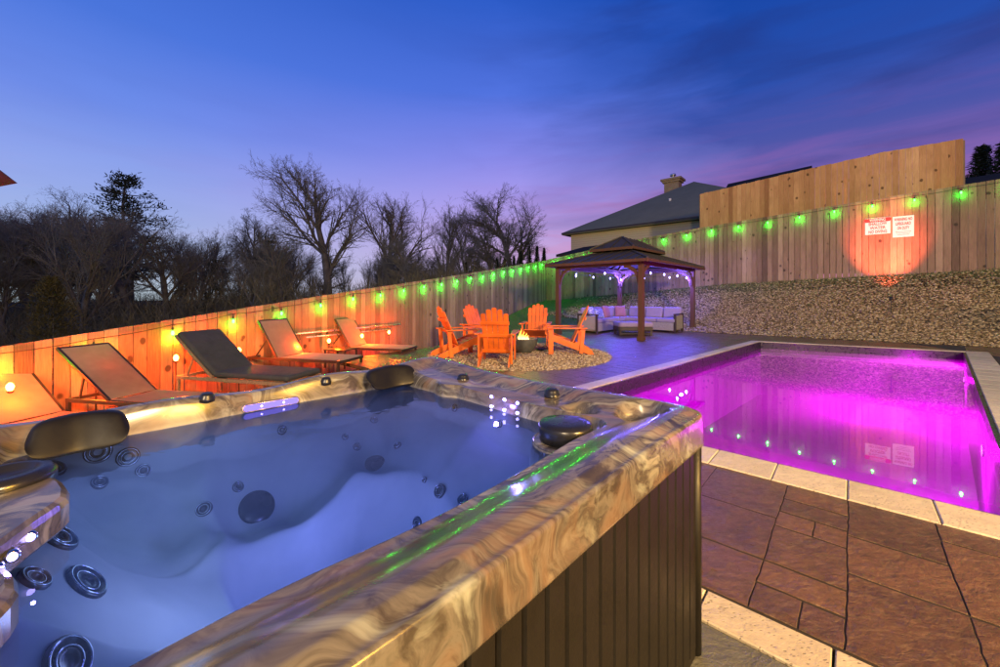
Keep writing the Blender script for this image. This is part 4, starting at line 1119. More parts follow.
# ------------------------------------------------------------------ adirondack chairs
def chair():
    t = thing('adirondack_chair', '', 'chair', (0, 0, 0), 0, 'orange adirondack chairs around the fire bowl')
    O = M['orange']
    for sx in (-1, 1):
        m = MB(); x = sx*.255; th = .024
        prof = [(.40, .29), (.40, .39), (.30, .395), (-.46, .09), (-.50, .0), (-.40, .0), (-.30, .035)]
        vs = [(x-th/2, y, z) for y, z in prof]+[(x+th/2, y, z) for y, z in prof]; n = len(prof)
        m.add(vs, [tuple(range(n)), tuple(range(2*n-1, n-1, -1))]+[(i, n+i, n+(i+1) % n, (i+1) % n) for i in range(n)]); m.build('side_rail', O, t, bevel=.003)
        m = MB(); m.box((sx*.285, .36, .26), (.028, .10, .52)); m.build('front_leg', O, t, bevel=.004)
        m = MB(); m.bar((sx*.285, -.24, 0.02), (sx*.285, -.29, .53), .028, .075, (0, 1, 0)); m.build('rear_leg', O, t, bevel=.004)
        m = MB(); pr = [(-.36, .045), (-.30, .05), (.30, .065), (.42, .065), (.455, .04), (.455, -.04), (.42, -.065), (.2, -.06), (-.30, -.035), (-.36, -.03)]
        n = len(pr); vs = [(sx*(.305+dx), y, .52) for y, dx in pr]+[(sx*(.305+dx), y, .545) for y, dx in pr]
        m.add(vs, [tuple(range(n)), tuple(range(2*n-1, n-1, -1))]+[(i, n+i, n+(i+1) % n, (i+1) % n) for i in range(n)]); m.build('armrest', O, t, bevel=.004)
    m = MB()
    for k in range(6):
        y = .40-k*.088; z = .395-k*.0355+(.0 if k else -.01); m.box((0, y, z), (.50, .078, .02), Matrix.Rotation(R(22), 3, 'X'))
    m.build('seat', O, t, bevel=.003)
    m = MB(); nS = 5; tops = [.885, .955, .985, .955, .885]
    for i in range(nS):
        u = i-(nS-1)/2; xb = u*.0885; xt = u*.097; w = .085
        yb, zb = -.055, .17; L = (tops[i]-zb)/math.cos(R(24)); segs = 1
        ang = R(24); dr = Vector((0, -math.sin(ang), math.cos(ang))); nn = Vector((0, math.cos(ang), math.sin(ang)))
        b0 = Vector((xb, yb, zb)); t0 = Vector((xt, yb, zb))+dr*(L-.025)
        pr = [b0+Vector((-w/2, 0, 0)), b0+Vector((w/2, 0, 0)), t0+Vector((w/2, 0, 0))]
        for a in np.linspace(0, math.pi, 7)[1:-1]: pr.append(t0+Vector((w/2*math.cos(a), 0, 0))+dr*(.025*math.sin(a)))
        pr.append(t0+Vector((-w/2, 0, 0))); n = len(pr)
        vs = [p-nn*.010 for p in pr]+[p+nn*.010 for p in pr]
        m.add(vs, [tuple(range(n)), tuple(range(2*n-1, n-1, -1))]+[(j, n+j, n+(j+1) % n, (j+1) % n) for j in range(n)])
    m.build('backrest', O, t, bevel=.003)
    for (yy, zz, ww) in ((-.335, .72, .50), (-.245, .50, .60), (-.13, .22, .50)):
        m = MB(); m.box((0, yy, zz), (ww, .024, .062), Matrix.Rotation(R(24), 3, 'X')); m.build('back_brace', O, t, bevel=.003)
    return t
ch = chair()
def face(pos, tgt): d = Vector(tgt)-Vector(pos); return math.atan2(-d.x, d.y)
bowl = (.50, 8.25)
spots = [((-.05, 6.95), (.12, 8.3), 'orange adirondack chair seen from behind, nearest the camera'),
         ((-.82, 7.72), (.5, 8.35), 'orange adirondack chair in side view at the left of the gravel circle'),
         ((-.42, 8.95), (.6, 8.1), 'orange adirondack chair half hidden behind the chair nearest the camera'),
         ((.88, 9.45), (.62, 8.2), 'orange adirondack chair facing the camera beyond the fire bowl'),
         ((1.42, 8.15), (.0, 8.30), 'orange adirondack chair at the right, facing left towards the fire bowl')]
for i, (p, tg, lab) in enumerate(spots):
    if i == 0: ch.location = (*p, .01); ch.rotation_euler = (0, 0, face(p, tg)); ch['label'] = lab
    else: dup(ch, (*p, .01), face(p, tg), lab)
def firebowl():
    t = thing('fire_bowl', 'round grey concrete fire bowl with small flames in the gravel circle', 'fire pit', (*bowl, .01))
    m = MB(); m.lathe([(.17, 0), (.20, .02), (.27, .14), (.30, .26), (.30, .285), (.275, .29), (.262, .25), (.22, .23), (0, .23)], 40); m.build('bowl', M['bowl'], t, True)
    m = MB(); rr = random.Random(3)
    for k in range(40):
        a = rr.uniform(0, 6.28); r = rr.uniform(0, .2); s_ = rr.uniform(.018, .035); m.lathe([(s_*.5, -s_*.5), (s_, 0), (s_*.6, s_*.6)], 6, (r*math.cos(a), r*math.sin(a), .24))
    m.build('lava_rock', M['black'], t)
    m = MB()
    for (x, y, hh, r) in ((-.06, 0, .26, .034), (.0, .03, .20, .03), (.05, -.02, .17, .026), (.09, .03, .12, .022), (-.10, .02, .13, .022)):
        m.tube([(x+.014*math.sin(k*1.3), y, .24+hh*k/7) for k in range(8)], [r*a for a in (.7, 1.05, 1, .8, .6, .42, .22, .04)], 10)
    m.build('flame', M['flame'], t, True)
    light('flame_glow', 'POINT', (bowl[0], bowl[1], .48), 14, (1.0, .42, .10), .08)
def flame_mat():
    m = NT('flame'); z = m.n('SeparateXYZ', ins={0: m.coord('Generated')}).outputs['Z']
    c = m.ramp(z, [(0, (1, .75, .3)), (.4, (1, .45, .06)), (1, (1, .15, .01))]); e = m.n('Emission', ins={'Color': c, 'Strength': 5.0}).outputs[0]
    tr = m.n('BsdfTransparent').outputs[0]; f = m.ramp(m.noise(m.coord(), 14, 3), [(.35, .15), (.6, .9)])
    return m.done(m.n('MixShader', ins={0: f, 1: tr, 2: e}).outputs[0])
M['flame'] = flame_mat()
firebowl()
# low dark burner cover lying behind the bowl
def cover():
    t = thing('bowl_cover', 'low round black cover lying on the gravel right of the fire bowl', 'cover', (.98, 8.5, .012))
    m = MB(); m.lathe([(.20, 0), (.21, .02), (.18, .045), (.10, .06), (0, .063)], 28); m.build('dome', M['black'], t, True)
    m = MB(); m.tube([(-.05, 0, .06), (-.04, 0, .09), (.04, 0, .09), (.05, 0, .06)], .007, 8); m.build('handle', M['black'], t)
cover()

# ------------------------------------------------------------------ gazebo
GC = Vector((4.2, 12.75)); pA = Vector((.69, .724)); qA = Vector((-.736, .677))
gyaw = math.atan2(pA.y, pA.x)
def gazebo():
    t = thing('gazebo', 'dark brown wooden gazebo with two-tier metal roof and violet string lights', 'gazebo', (GC.x, GC.y, 0), gyaw)
    px_, qy = 2.05, 1.33; zt = 2.05
    for sx in (-1, 1):
        for sy in (-1, 1):
            m = MB(); m.box((sx*px_, sy*qy, zt/2), (.13, .13, zt)); o = m.build('post', M['timber'], t, bevel=.006)
            m = MB(); m.box((sx*px_, sy*qy, .06), (.17, .17, .12)); m.build('post_base', M['timber'], o, bevel=.005)
            m = MB()
            m2 = MB()
            for (mm, dx, dy) in ((m, -sx, 0), (m2, 0, -sy)):
                pts = [Vector((sx*px_, sy*qy, zt-.50))+Vector((dx*.06, dy*.06, 0))]
                for k in range(7):
                    a = k/6*math.pi/2; pts.append(Vector((sx*px_+dx*(.06+.42*(1-math.cos(a))), sy*qy+dy*(.06+.42*(1-math.cos(a))), zt-.50+.46*math.sin(a))))
                for p, q in zip(pts[1:-1], pts[2:]): mm.bar(p, q, .05, .09, (dy, dx, 0) if False else (0, 0, 1))
                mm.build('corner_brace', M['timber'], t)
    for sy in (-1, 1): m = MB(); m.box((0, sy*qy, zt+.05), (2*px_+.16, .06, .17)); m.build('beam', M['timber'], t, bevel=.005)
    for sx in (-1, 1): m = MB(); m.box((sx*px_, 0, zt+.052), (.06, 2*qy+.16, .166)); m.build('beam', M['timber'], t, bevel=.005)
    def tier(a, b, z0, a2, b2, z1, name, closed=False):
        m = MB(); th = .03
        lo = [(-a, -b), (a, -b), (a, b), (-a, b)]; hi = [(-a2, -b2), (a2, -b2), (a2, b2), (-a2, b2)]
        vs = [(*p, z0) for p in lo]+[(*p, z1) for p in hi]+[(*p, z0-th) for p in lo]+[(*p, z1-th) for p in hi]
        fs = [(i, (i+1) % 4, 4+(i+1) % 4, 4+i) for i in range(4)]+[(8+(i+1) % 4, 8+i, 12+i, 12+(i+1) % 4) for i in range(4)]+[(i, 8+i, 8+(i+1) % 4, (i+1) % 4) for i in range(4)]+[(4+i, 4+(i+1) % 4, 12+(i+1) % 4, 12+i) for i in range(4)]
        m.add(vs, fs); o = m.build(name, M['gzroof'], t)
        # standing ribs and hip caps
        r = MB()
        for i in range(4):
            l0 = Vector((*lo[i], z0)); l1 = Vector((*lo[(i+1) % 4], z0)); h0 = Vector((*hi[i], z1)); h1 = Vector((*hi[(i+1) % 4], z1))
            L = (l1-l0).length; Lh = (h1-h0).length; n = int(L/.30); c = (L-Lh)/2
            for k in range(1, n):
                x = L*k/n; p = l0.lerp(l1, k/n)
                if x < c: f = x/c
                elif x > L-c: f = (L-x)/c
                else: f = 1
                base_ = (h0-l0)-(l1-l0).normalized()*((h0-l0).dot((l1-l0).normalized())); q = p+base_*f
                r.bar(p+Vector((0, 0, .010)), q+Vector((0, 0, .010)), .022, .024)
            r.bar(l0+Vector((0, 0, .012)), h0+Vector((0, 0, .012)), .06, .03)
        r.build('roof_rib', M['gzroof'], o)
        fa = MB()
        for i in range(4): fa.bar(Vector((*lo[i], z0-.045)), Vector((*lo[(i+1) % 4], z0-.045)), .025, .075)
        fa.build('fascia', M['timber'], o)
    tier(px_+.29, qy+.29, 2.17, .88, .44, 2.60, 'lower_roof')
    tier(1.20, .72, 2.66, .50, .04, 3.06, 'upper_roof')
    m = MB()
    for sx in (-1, 1):
        for sy in (-1, 1): m.bar((sx*(px_+.3), sy*(qy+.3), 2.11), (sx*.85, sy*.42, 2.52), .05, .07)
    for sy in (-1, 1): m.bar((-.85, sy*.42, 2.54), (.85, sy*.42, 2.54), .05, .07); 
    for sx in (-1, 1): m.bar((sx*.85, -.42, 2.542), (sx*.85, .42, 2.542), .05, .066)
    for k in range(-3, 4):
        for sy in (-1, 1): m.bar((k*.55, sy*(qy+.3), 2.11), (k*.27, sy*.42, 2.52), .04, .05)
    m.build('rafter', M['timber'], t)
    m = MB(); m.box((0, 0, 2.625), (1.66, .80, .10)); m.build('vent_frame', M['timber'], t)
gazebo()
def GP(p, q, z): v = GC+pA*p+qA*q; return Vector((v.x, v.y, z))
gpts = [GP(-1.93, -1.1, 1.93), GP(-1.93, -.2, 1.93), GP(-1.93, .75, 1.93), GP(-1.2, 1.22, 1.93), GP(-.1, 1.22, 1.93), GP(1.1, 1.22, 1.93), GP(1.90, 1.2, 1.90), GP(1.93, .3, 1.93), GP(1.93, -.6, 1.93), GP(1.9, -1.17, 1.90), GP(.9, -1.22, 1.93), GP(-.2, -1.22, 1.93), GP(-1.2, -1.22, 1.93)]
string_light('string of small violet bulbs hung under the gazebo eaves', gpts, .05, (0, 0, 0), M['violet'], 30.0, (.13, .10, 1.0), .03, .8)
light('gazebo_corner_glow', 'POINT', GP(1.75, 1.05, 1.88), 170, (.13, .10, 1.0), .04)
light('gazebo_corner_glow', 'POINT', GP(1.75, -1.05, 1.85), 110, (.13, .10, 1.0), .04)

# ------------------------------------------------------------------ sofa, ottoman, pillows (gazebo frame)
def softbox(m, c, d, Mx=None): m.box(c, d, Mx)
def sofa():
    t = thing('sectional_sofa', 'L-shaped grey wicker sofa with pale cushions under the gazebo', 'sofa', (GC.x, GC.y, 0), gyaw)
    # left wing runs along p on the +q side, back wing along q on the +p side
    m = MB(); m.box((.08, .87, .19), (2.26, .70, .26)); m.build('wicker_base', M['sofawicker'], t, bevel=.01)
    m = MB(); m.box((1.24, -.30, .19), (.72, 1.62, .26)); m.build('wicker_base', M['sofawicker'], t, bevel=.01)
    m = MB(); m.box((.28, 1.20, .45), (2.66, .07, .50)); m.build('back_panel', M['sofawicker'], t, bevel=.01)
    m = MB(); m.box((1.62, .03, .452), (.07, 2.26, .50)); m.build('back_panel', M['sofawicker'], t, bevel=.01)
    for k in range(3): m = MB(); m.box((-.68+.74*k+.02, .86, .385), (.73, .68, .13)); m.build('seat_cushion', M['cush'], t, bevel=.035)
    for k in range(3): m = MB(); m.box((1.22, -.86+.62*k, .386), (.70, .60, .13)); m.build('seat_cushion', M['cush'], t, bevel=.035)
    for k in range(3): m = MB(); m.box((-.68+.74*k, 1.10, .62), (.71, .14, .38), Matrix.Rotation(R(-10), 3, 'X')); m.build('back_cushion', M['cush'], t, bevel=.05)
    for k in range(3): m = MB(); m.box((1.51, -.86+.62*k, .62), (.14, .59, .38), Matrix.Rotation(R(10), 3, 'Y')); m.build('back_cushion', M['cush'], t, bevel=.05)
    for (c, ax) in (((-1.09, .87), 'y'), ((1.24, -1.15), 'x')):
        m = MB()
        if ax == 'y':
            m.box((c[0], c[1]-.33, .29), (.07, .06, .58)); m.box((c[0], c[1]+.33, .29), (.07, .06, .58)); m.box((c[0], c[1], .595), (.08, .74, .035)); f = m.build('arm_frame', M['darkframe'], t, bevel=.004)
            w = MB(); w.box((c[0], c[1], .33), (.05, .60, .44)); w.build('arm_panel', M['sofawicker'], f)
        else:
            m.box((c[0]-.33, c[1], .29), (.06, .07, .58)); m.box((c[0]+.33, c[1], .29), (.06, .07, .58)); m.box((c[0], c[1], .595), (.74, .08, .035)); f = m.build('arm_frame', M['darkframe'], t, bevel=.004)
            w = MB(); w.box((c[0], c[1], .33), (.60, .05, .44)); w.build('arm_panel', M['sofawicker'], f)
    for p in ((-.95, .58), (-.95, 1.15), (.85, .58), (.95, -1.0), (1.5, -1.0), (1.5, 1.1)):
        m = MB(); m.box((*p, .03), (.06, .06, .06)); m.build('foot', M['darkframe'], t)
sofa()
def pillow(label, p, q, z, yaw, tilt, mat, s_=.42):
    m = MB(); n = 12; vs = []
    for side_ in (1, -1):
        for i in range(n+1):
            for j in range(n+1):
                u = -1+2*i/n; v = -1+2*j/n; h_ = .075*max(0, (1-u**4))**.5*max(0, (1-v**4))**.5; pinch = 1-.06*(1-abs(u))*abs(v)**3-.0
                vs.append((u*s_/2*(1-.07*(1-v*v)*abs(u)**6), side_*h_, v*s_/2*(1-.07*(1-u*u)*abs(v)**6)))
    N = (n+1)**2; fs = []
    for i in range(n):
        for j in range(n):
            a = i*(n+1)+j; fs += [(a, a+n+1, a+n+2, a+1), (N+a, N+a+1, N+a+n+2, N+a+n+1)]
    m.add(vs, fs); o = m.build('throw_pillow', mat, None, True); o.location = GP(p, q, z); o.rotation_euler = (R(tilt), 0, gyaw+yaw)
    tag(o, label, 'pillow', 'throw pillows on the sectional sofa')
pillow('blue and white patterned pillow at the left end of the sofa', -.74, .93, .64, R(10), -14, M['pattern'])
pillow('smaller blue and white patterned pillow leaning in front, right of the larger patterned one', -.40, .84, .60, R(-22), -22, M['pattern'], .36)
pillow('mauve pillow next to the patterned pillows', .25, .93, .64, R(4), -15, M['mauve'], .44)
pillow('mauve pillow in the corner of the sofa', 1.15, .85, .64, R(-40), -15, M['mauve'], .42)
def ottoman():
    p = GP(-.62, -.42, 0); t = thing('ottoman', 'low wide ottoman with a pale cushion in front of the sofa', 'ottoman', p, gyaw-R(48))
    m = MB(); m.box((0, 0, .20), (1.02, .66, .10)); m.build('frame', M['darkframe'], t, bevel=.008)
    for sx in (-1, 1):
        for sy in (-1, 1): m = MB(); m.box((sx*.46, sy*.29, .08), (.06, .06, .16)); m.build('leg', M['darkframe'], t)
    m = MB(); m.box((0, 0, .05), (.94, .60, .03)); m.build('shelf', M['darkframe'], t, bevel=.004)
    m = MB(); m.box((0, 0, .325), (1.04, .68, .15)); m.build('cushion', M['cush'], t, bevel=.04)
ottoman()

# ------------------------------------------------------------------ signs and spotlight on the back fence
def text_mesh(parent, body, size, x, z, mat, wid=None, name='lettering'):
    cu = bpy.data.curves.new('t', 'FONT'); cu.body = body; cu.size = size; cu.align_x = 'CENTER'; cu.align_y = 'CENTER'; cu.extrude = .0015; cu.offset = size*.018
    ob = bpy.data.objects.new('t', cu); COL.objects.link(ob); dg = bpy.context.evaluated_depsgraph_get(); me = bpy.data.meshes.new_from_object(ob.evaluated_get(dg)); bpy.data.objects.remove(ob)
    o = link(me, name, None, parent); me.materials.clear(); me.materials.append(mat)
    o.rotation_euler = (R(90), 0, 0); o.location = (x, -.006, z)
    if wid: 
        w = max(v.co.x for v in me.vertices)-min(v.co.x for v in me.vertices); o.scale = (wid/w, 1, 1)
    return o
fy = math.atan2(-.657, .754)
def sign(px0, px1, py, ht, label, kind):
    def sp(px): Y = 10020/(px-52); X = (px-500)/390*Y; return .754*X-.657*Y, Y
    s0, Y0 = sp(px0); s1, Y1 = sp(px1); w = s1-s0; sc = (s0+s1)/2; Yc = (Y0+Y1)/2; z = H+(HY-py)/F*Yc; p = RFp(sc, 16.87-.022); p.z = z
    t = thing('warning_sign', label, 'sign', p, fy); h_ = ht/F*Yc
    m = MB(); m.box((0, 0, 0), (w, .006, h_)); m.build('board', M['white'], t, bevel=.002)
    if kind == 0:
        m = MB(); m.box((0, -.0045, h_*.36), (w*.97, .003, h_*.24)); m.build('header_band', M['red'], t)
        for sx in (-1, 1): m = MB(); m.lathe([(h_*.12, 0), (h_*.12, .002)], 20, (sx*w*.42, -.0065, h_*.36), Matrix.Rotation(R(90), 3, 'X')); m.build('symbol', M['red'], t)
        text_mesh(t, 'WARNING', h_*.24, 0, h_*.36, M['white'], w*.62)
        text_mesh(t, 'SHALLOW', h_*.24, 0, h_*.12, M['darkred'], w*.72); text_mesh(t, 'WATER', h_*.24, 0, -h_*.12, M['darkred'], w*.62); text_mesh(t, 'NO DIVING', h_*.24, 0, -h_*.36, M['darkred'], w*.72)
    else:
        text_mesh(t, 'WARNING NO', h_*.19, 0, h_*.34, M['darkred'], w*.84); text_mesh(t, 'LIFEGUARD', h_*.19, 0, h_*.13, M['darkred'], w*.70); text_mesh(t, 'ON DUTY', h_*.19, 0, -h_*.08, M['darkred'], w*.56)
        for k in range(3): m = MB(); m.box((0, -.0045, -h_*(.24+.075*k)), (w*(.74-.08*k), .002, h_*.018)); m.build('small_print', M['inkgrey'], t)
sign(865, 890.5, 226, 16.5, 'white and red warning sign on the left, about shallow water and no diving', 0)
sign(892.5, 914, 226.5, 21, 'taller white warning sign on the right, saying no lifeguard on duty', 1)
def spot():
    px = 886; Y = 10020/(px-52); X = (px-500)/390*Y; s_ = .754*X-.657*Y
    p = RFp(s_, 16.87-1.6); p.z = tz(p.x, p.y)+.34
    t = thing('ground_spotlight', 'small black ground spotlight throwing an orange-red circle up the back fence', 'spotlight', p)
    m = MB(); m.tube([(0, 0, -.40), (0, 0, .05)], .008, 8); m.build('stake', M['sock'], t)
    q = Vector((.657*.75, .754*.75, .66)).normalized().to_track_quat('Z', 'Y').to_matrix()
    m = MB(); m.lathe([(.02, -.04), (.035, -.03), (.042, .03), (.045, .04), (.038, .038)], 18, (0, 0, .07), q); o = m.build('housing', M['sock'], t, True)
    m = MB(); m.lathe([(.036, .030), (0, .033)], 18, (0, 0, .07), q); m.build('lens', M['spotred'], o)
    src = p+Vector((0, 0, .09))+q @ Vector((0, 0, .05)); bz = tz(*RFp(s_, 16.8)[:2]); d_ = 1.6
    e0_ = math.atan2(bz+.02-src.z, d_); e1_ = math.atan2(bz+2.45-src.z, d_)
    l = light('spot_beam', 'SPOT', src, 1700, (1.0, .12, .065), .02, spot_size=(e1_-e0_)*1.32, spot_blend=.8)
    tg = RFp(s_, 16.87); tg.z = src.z+d_*math.tan((e0_+e1_)/2+R(1)); aim(l, tg)
spot()

# ------------------------------------------------------------------ low timber on the gravel bank
def bank_timber():
    a = G(920, 299, 1.25); b = G(1010, 301, 1.25)
    a = P(918, 300, 11.9); b = P(1012, 300.5, 10.1); a.z = tz(a.x, a.y)+.03; b.z = tz(b.x, b.y)+.03
    m = MB(); m.bar((0, 0, 0), b-a, .10, .07); o = m.build('landscape_timber', M['post'], None, bevel=.01); o.location = a
    tag(o, 'dark landscape timber lying across the gravel slope at the right edge', 'timber')
bank_timber()

# ------------------------------------------------------------------ house behind
def house():
    O = Vector((4.29, 27.0, 0)); al = Vector((.754, -.657, 0)); pe = Vector((.657, .754, 0)); S_ = 13.4; zE = 5.55; zP = 9.30
    t = thing('house', 'tan sided house with grey hipped shingle roof behind the back fence', 'house', O)
    Lc = lambda a, b, z: al*a+pe*b+Vector((0, 0, z))
    m = MB(); w = .45
    q = [Lc(w, w, 0), Lc(S_-w, w, 0), Lc(S_-w, S_-w, 0), Lc(w, S_-w, 0)]; m.prism([(p.x, p.y) for p in q], -1, zE-.05); m.build('wall', M['siding'], t)
    m = MB(); pk = [Lc(S_/2, S_/2, zP)]; e = [Lc(0, 0, zE), Lc(S_, 0, zE), Lc(S_, S_, zE), Lc(0, S_, zE)]; e2 = [p-Vector((0, 0, .16)) for p in e]
    m.add(e+pk+e2, [(0, 1, 4), (1, 2, 4), (2, 3, 4), (3, 0, 4), (5, 6, 1, 0), (6, 7, 2, 1), (7, 8, 3, 2), (8, 5, 0, 3), (8, 7, 6, 5)]); roof = m.build('roof', M['roof'], t)
    m = MB()
    for i in range(4): m.bar(e[i]-Vector((0, 0, .06)), e[(i+1) % 4]-Vector((0, 0, .06)), .10, .12)
    m.build('gutter', M['darkframe'], roof)
    # lower porch roof towards the fence
    m = MB(); f0 = P(556, 254.5, 23.0)-O; f1 = P(702, 229.5, 17.3)-O; b0 = Lc(-.4, .5, 3.95); b1 = Lc(9.5, .5, 4.42)
    f1 = f0+al*10.4; f1.z = f0.z
    b0 = f0+pe*2.9+Vector((0, 0, .70)); b1 = f1+pe*2.9+Vector((0, 0, .95)); b0 += al*.2
    dz = Vector((0, 0, -.15)); m.add([f0, f1, b1, b0, f0+dz, f1+dz, b1+dz, b0+dz], [(0, 1, 2, 3), (7, 6, 5, 4), (0, 4, 5, 1), (1, 5, 6, 2), (2, 6, 7, 3), (3, 7, 4, 0)]); m.build('porch_roof', M['roof2'], t)
    for u in (.05, .5, .95):
        p = f0.lerp(f1, u)+pe*.15; m = MB(); m.box((p.x, p.y, (p.z-.15)/2), (.15, .15, p.z-.15)); m.build('porch_post', M['white'], t)
    c = P(673, 190, 28.6)-O; m = MB(); rot = Matrix.Rotation(math.atan2(-.657, .754), 3, 'Z')
    m.box((c.x, c.y, c.z-1.0), (1.0, .8, 3.0), rot)
    m.box((c.x, c.y, c.z+.56), (1.22, 1.0, .14), rot); m.box((c.x, c.y, c.z+.70), (1.42, 1.18, .14), rot)
    ch_ = m.build('chimney', M['brick'], t)
    m = MB(); m.lathe([(.13, .76), (.15, .9), (.10, 1.0), (.22, 1.02), (.2, 1.15), (0, 1.2)], 14, (c.x, c.y, c.z)); m.build('chimney_pot', M['steel'], ch_, True)
    v = P(670, 205, 25.5)-O; m = MB(); m.lathe([(.06, -.6), (.06, .28), (.08, .30), (.08, .42)], 12, v); m.build('vent_pipe', M['white'], t)
    # wing roof to the right
    a = P(728, 188, 27); b = P(812, 169.5, 23.2); a -= O; b -= O; a.z += .28; b.z = a.z; m = MB()
    dn = pe*3.2; f0 = a-dn-Vector((0, 0, 1.9)); f1 = b-dn-Vector((0, 0, 1.9)); g0 = a+dn-Vector((0, 0, 1.9)); g1 = b+dn-Vector((0, 0, 1.9))
    m.add([a, b, f0, f1, g0, g1], [(2, 3, 1, 0), (0, 1, 5, 4), (0, 4, 2), (1, 3, 5), (2, 4, 5, 3)]); m.build('wing_roof', M['roof2'], t)
    m = MB(); q = [f0+pe*.4, f1+pe*.4, g1-pe*.4, g0-pe*.4]; m.prism([(p.x, p.y) for p in q], -1, f0.z-.02); m.build('wing_wall', M['siding'], t)
house()
def shed():
    a = P(948, 181, 19.5); b = P(1012, 167.5, 17.3); al = Vector((.754, -.657, 0)); pe = Vector((.657, .754, 0)); b = a+al*8
    t = thing('neighbour_house', 'house at the right edge showing only its low dark roof above the back fence', 'house', (a.x, a.y, 0)); A = Vector((0, 0, a.z))
    m = MB(); B = A+al*8; B.z += .3; f0 = A-pe*2.6-Vector((0, 0, 1.3)); f1 = B-pe*2.6-Vector((0, 0, 1.3)); g0 = A+pe*2.6-Vector((0, 0, 1.3)); g1 = B+pe*2.6-Vector((0, 0, 1.3))
    m.add([A, B, f0, f1, g0, g1], [(2, 3, 1, 0), (0, 1, 5, 4), (0, 4, 2), (1, 3, 5), (2, 4, 5, 3)]); m.build('roof', M['roof2'], t)
    m = MB(); q = [f0+pe*.3, f1+pe*.3, g1-pe*.3, g0-pe*.3]; m.prism([(p.x, p.y) for p in q], 0, min(f0.z, f1.z)-.02); m.build('wall', M['siding'], t)
shed()

# ------------------------------------------------------------------ trees
def tube_fast(V, Fc, pts, rad, n):
    m = len(pts); o = len(V); pu = None
    for i, p in enumerate(pts):
        d = (pts[min(i+1, m-1)]-pts[max(i-1, 0)]).normalized()
        a = d.cross(Vector((.31, .17, .93))) if pu is None else pu-d*pu.dot(d)
        a.normalize(); pu = a; b = d.cross(a)
        for k in range(n):
            t = 6.28318*k/n; V.append(p+(a*math.cos(t)+b*math.sin(t))*rad[i])
    for i in range(m-1):
        for k in range(n): Fc.append((o+i*n+k, o+i*n+(k+1) % n, o+(i+1)*n+(k+1) % n, o+(i+1)*n+k))
def bare_tree(seed, h, spread=.55, forks=2, up=.25, lv=5, dens=1.0, tr=.022, lean=0.0):
    rr = random.Random(seed); T = ([], []); Cn = ([], [])
    def rv(): return Vector((rr.gauss(0, 1), rr.gauss(0, 1), rr.gauss(0, 1)))
    def br(p, d, L, r, lev):
        n = 5 if lev < 3 else 3; pts = [p]; rad = [r]; dd = d.copy(); q = p.copy()
        for i in range(n):
            dd = (dd+rv()*(.11 if lev < 3 else .2)+Vector((0, 0, up*.35 if lev > 0 else .1))).normalized(); q = q+dd*(L/n); pts.append(q); rad.append(r*(1-.55*(i+1)/n))
        V, Fc = T if lev <= 1 else Cn
        tube_fast(V, Fc, pts, rad, 7 if lev == 0 else 5 if lev == 1 else 3)
        if lev >= lv: return
        if lev == 0: ks = [(i, f) for i in range(2, n+1) for f in range(forks)]
        elif lev == 1: ks = [(i, f) for i in range(1, n+1) for f in range(2)]
        elif lev < 4: ks = [(i, f) for i in range(1, n+1) for f in range(2 if lev == 2 else 1)]
        else: ks = [(i, f) for i in range(1, n+1) for f in range(2)]
        for (i, f) in ks:
            if rr.random() > dens: continue
            base_d = (pts[min(i+1, n)]-pts[i-1]).normalized(); sd = base_d.cross(rv()).normalized()
            an = spread*rr.uniform(.6, 1.25); nd = (base_d*math.cos(an)+sd*math.sin(an)).normalized()
            f_ = (.58, .52, .50, .50, .55, .5)[lev]*rr.uniform(.7, 1.2)*(1.0 if i < n else .9)
            if lev == 0: f_ *= 1.15-.12*i
            br(pts[i], nd, L*f_, max(rad[i]*.60, .0042), lev+1)
    br(Vector((0, 0, 0)), Vector((lean, 0, 1)).normalized(), h*.62, h*tr, 0)
    def mk(name, VF):
        me = bpy.data.meshes.new(name); me.from_pydata([tuple(v) for v in VF[0]], [], VF[1]); me.update(); me.polygons.foreach_set('use_smooth', [True]*len(me.polygons)); return me
    zmax = max(v.z for v in Cn[0])
    return mk('trunk', T), mk('crown', Cn), zmax
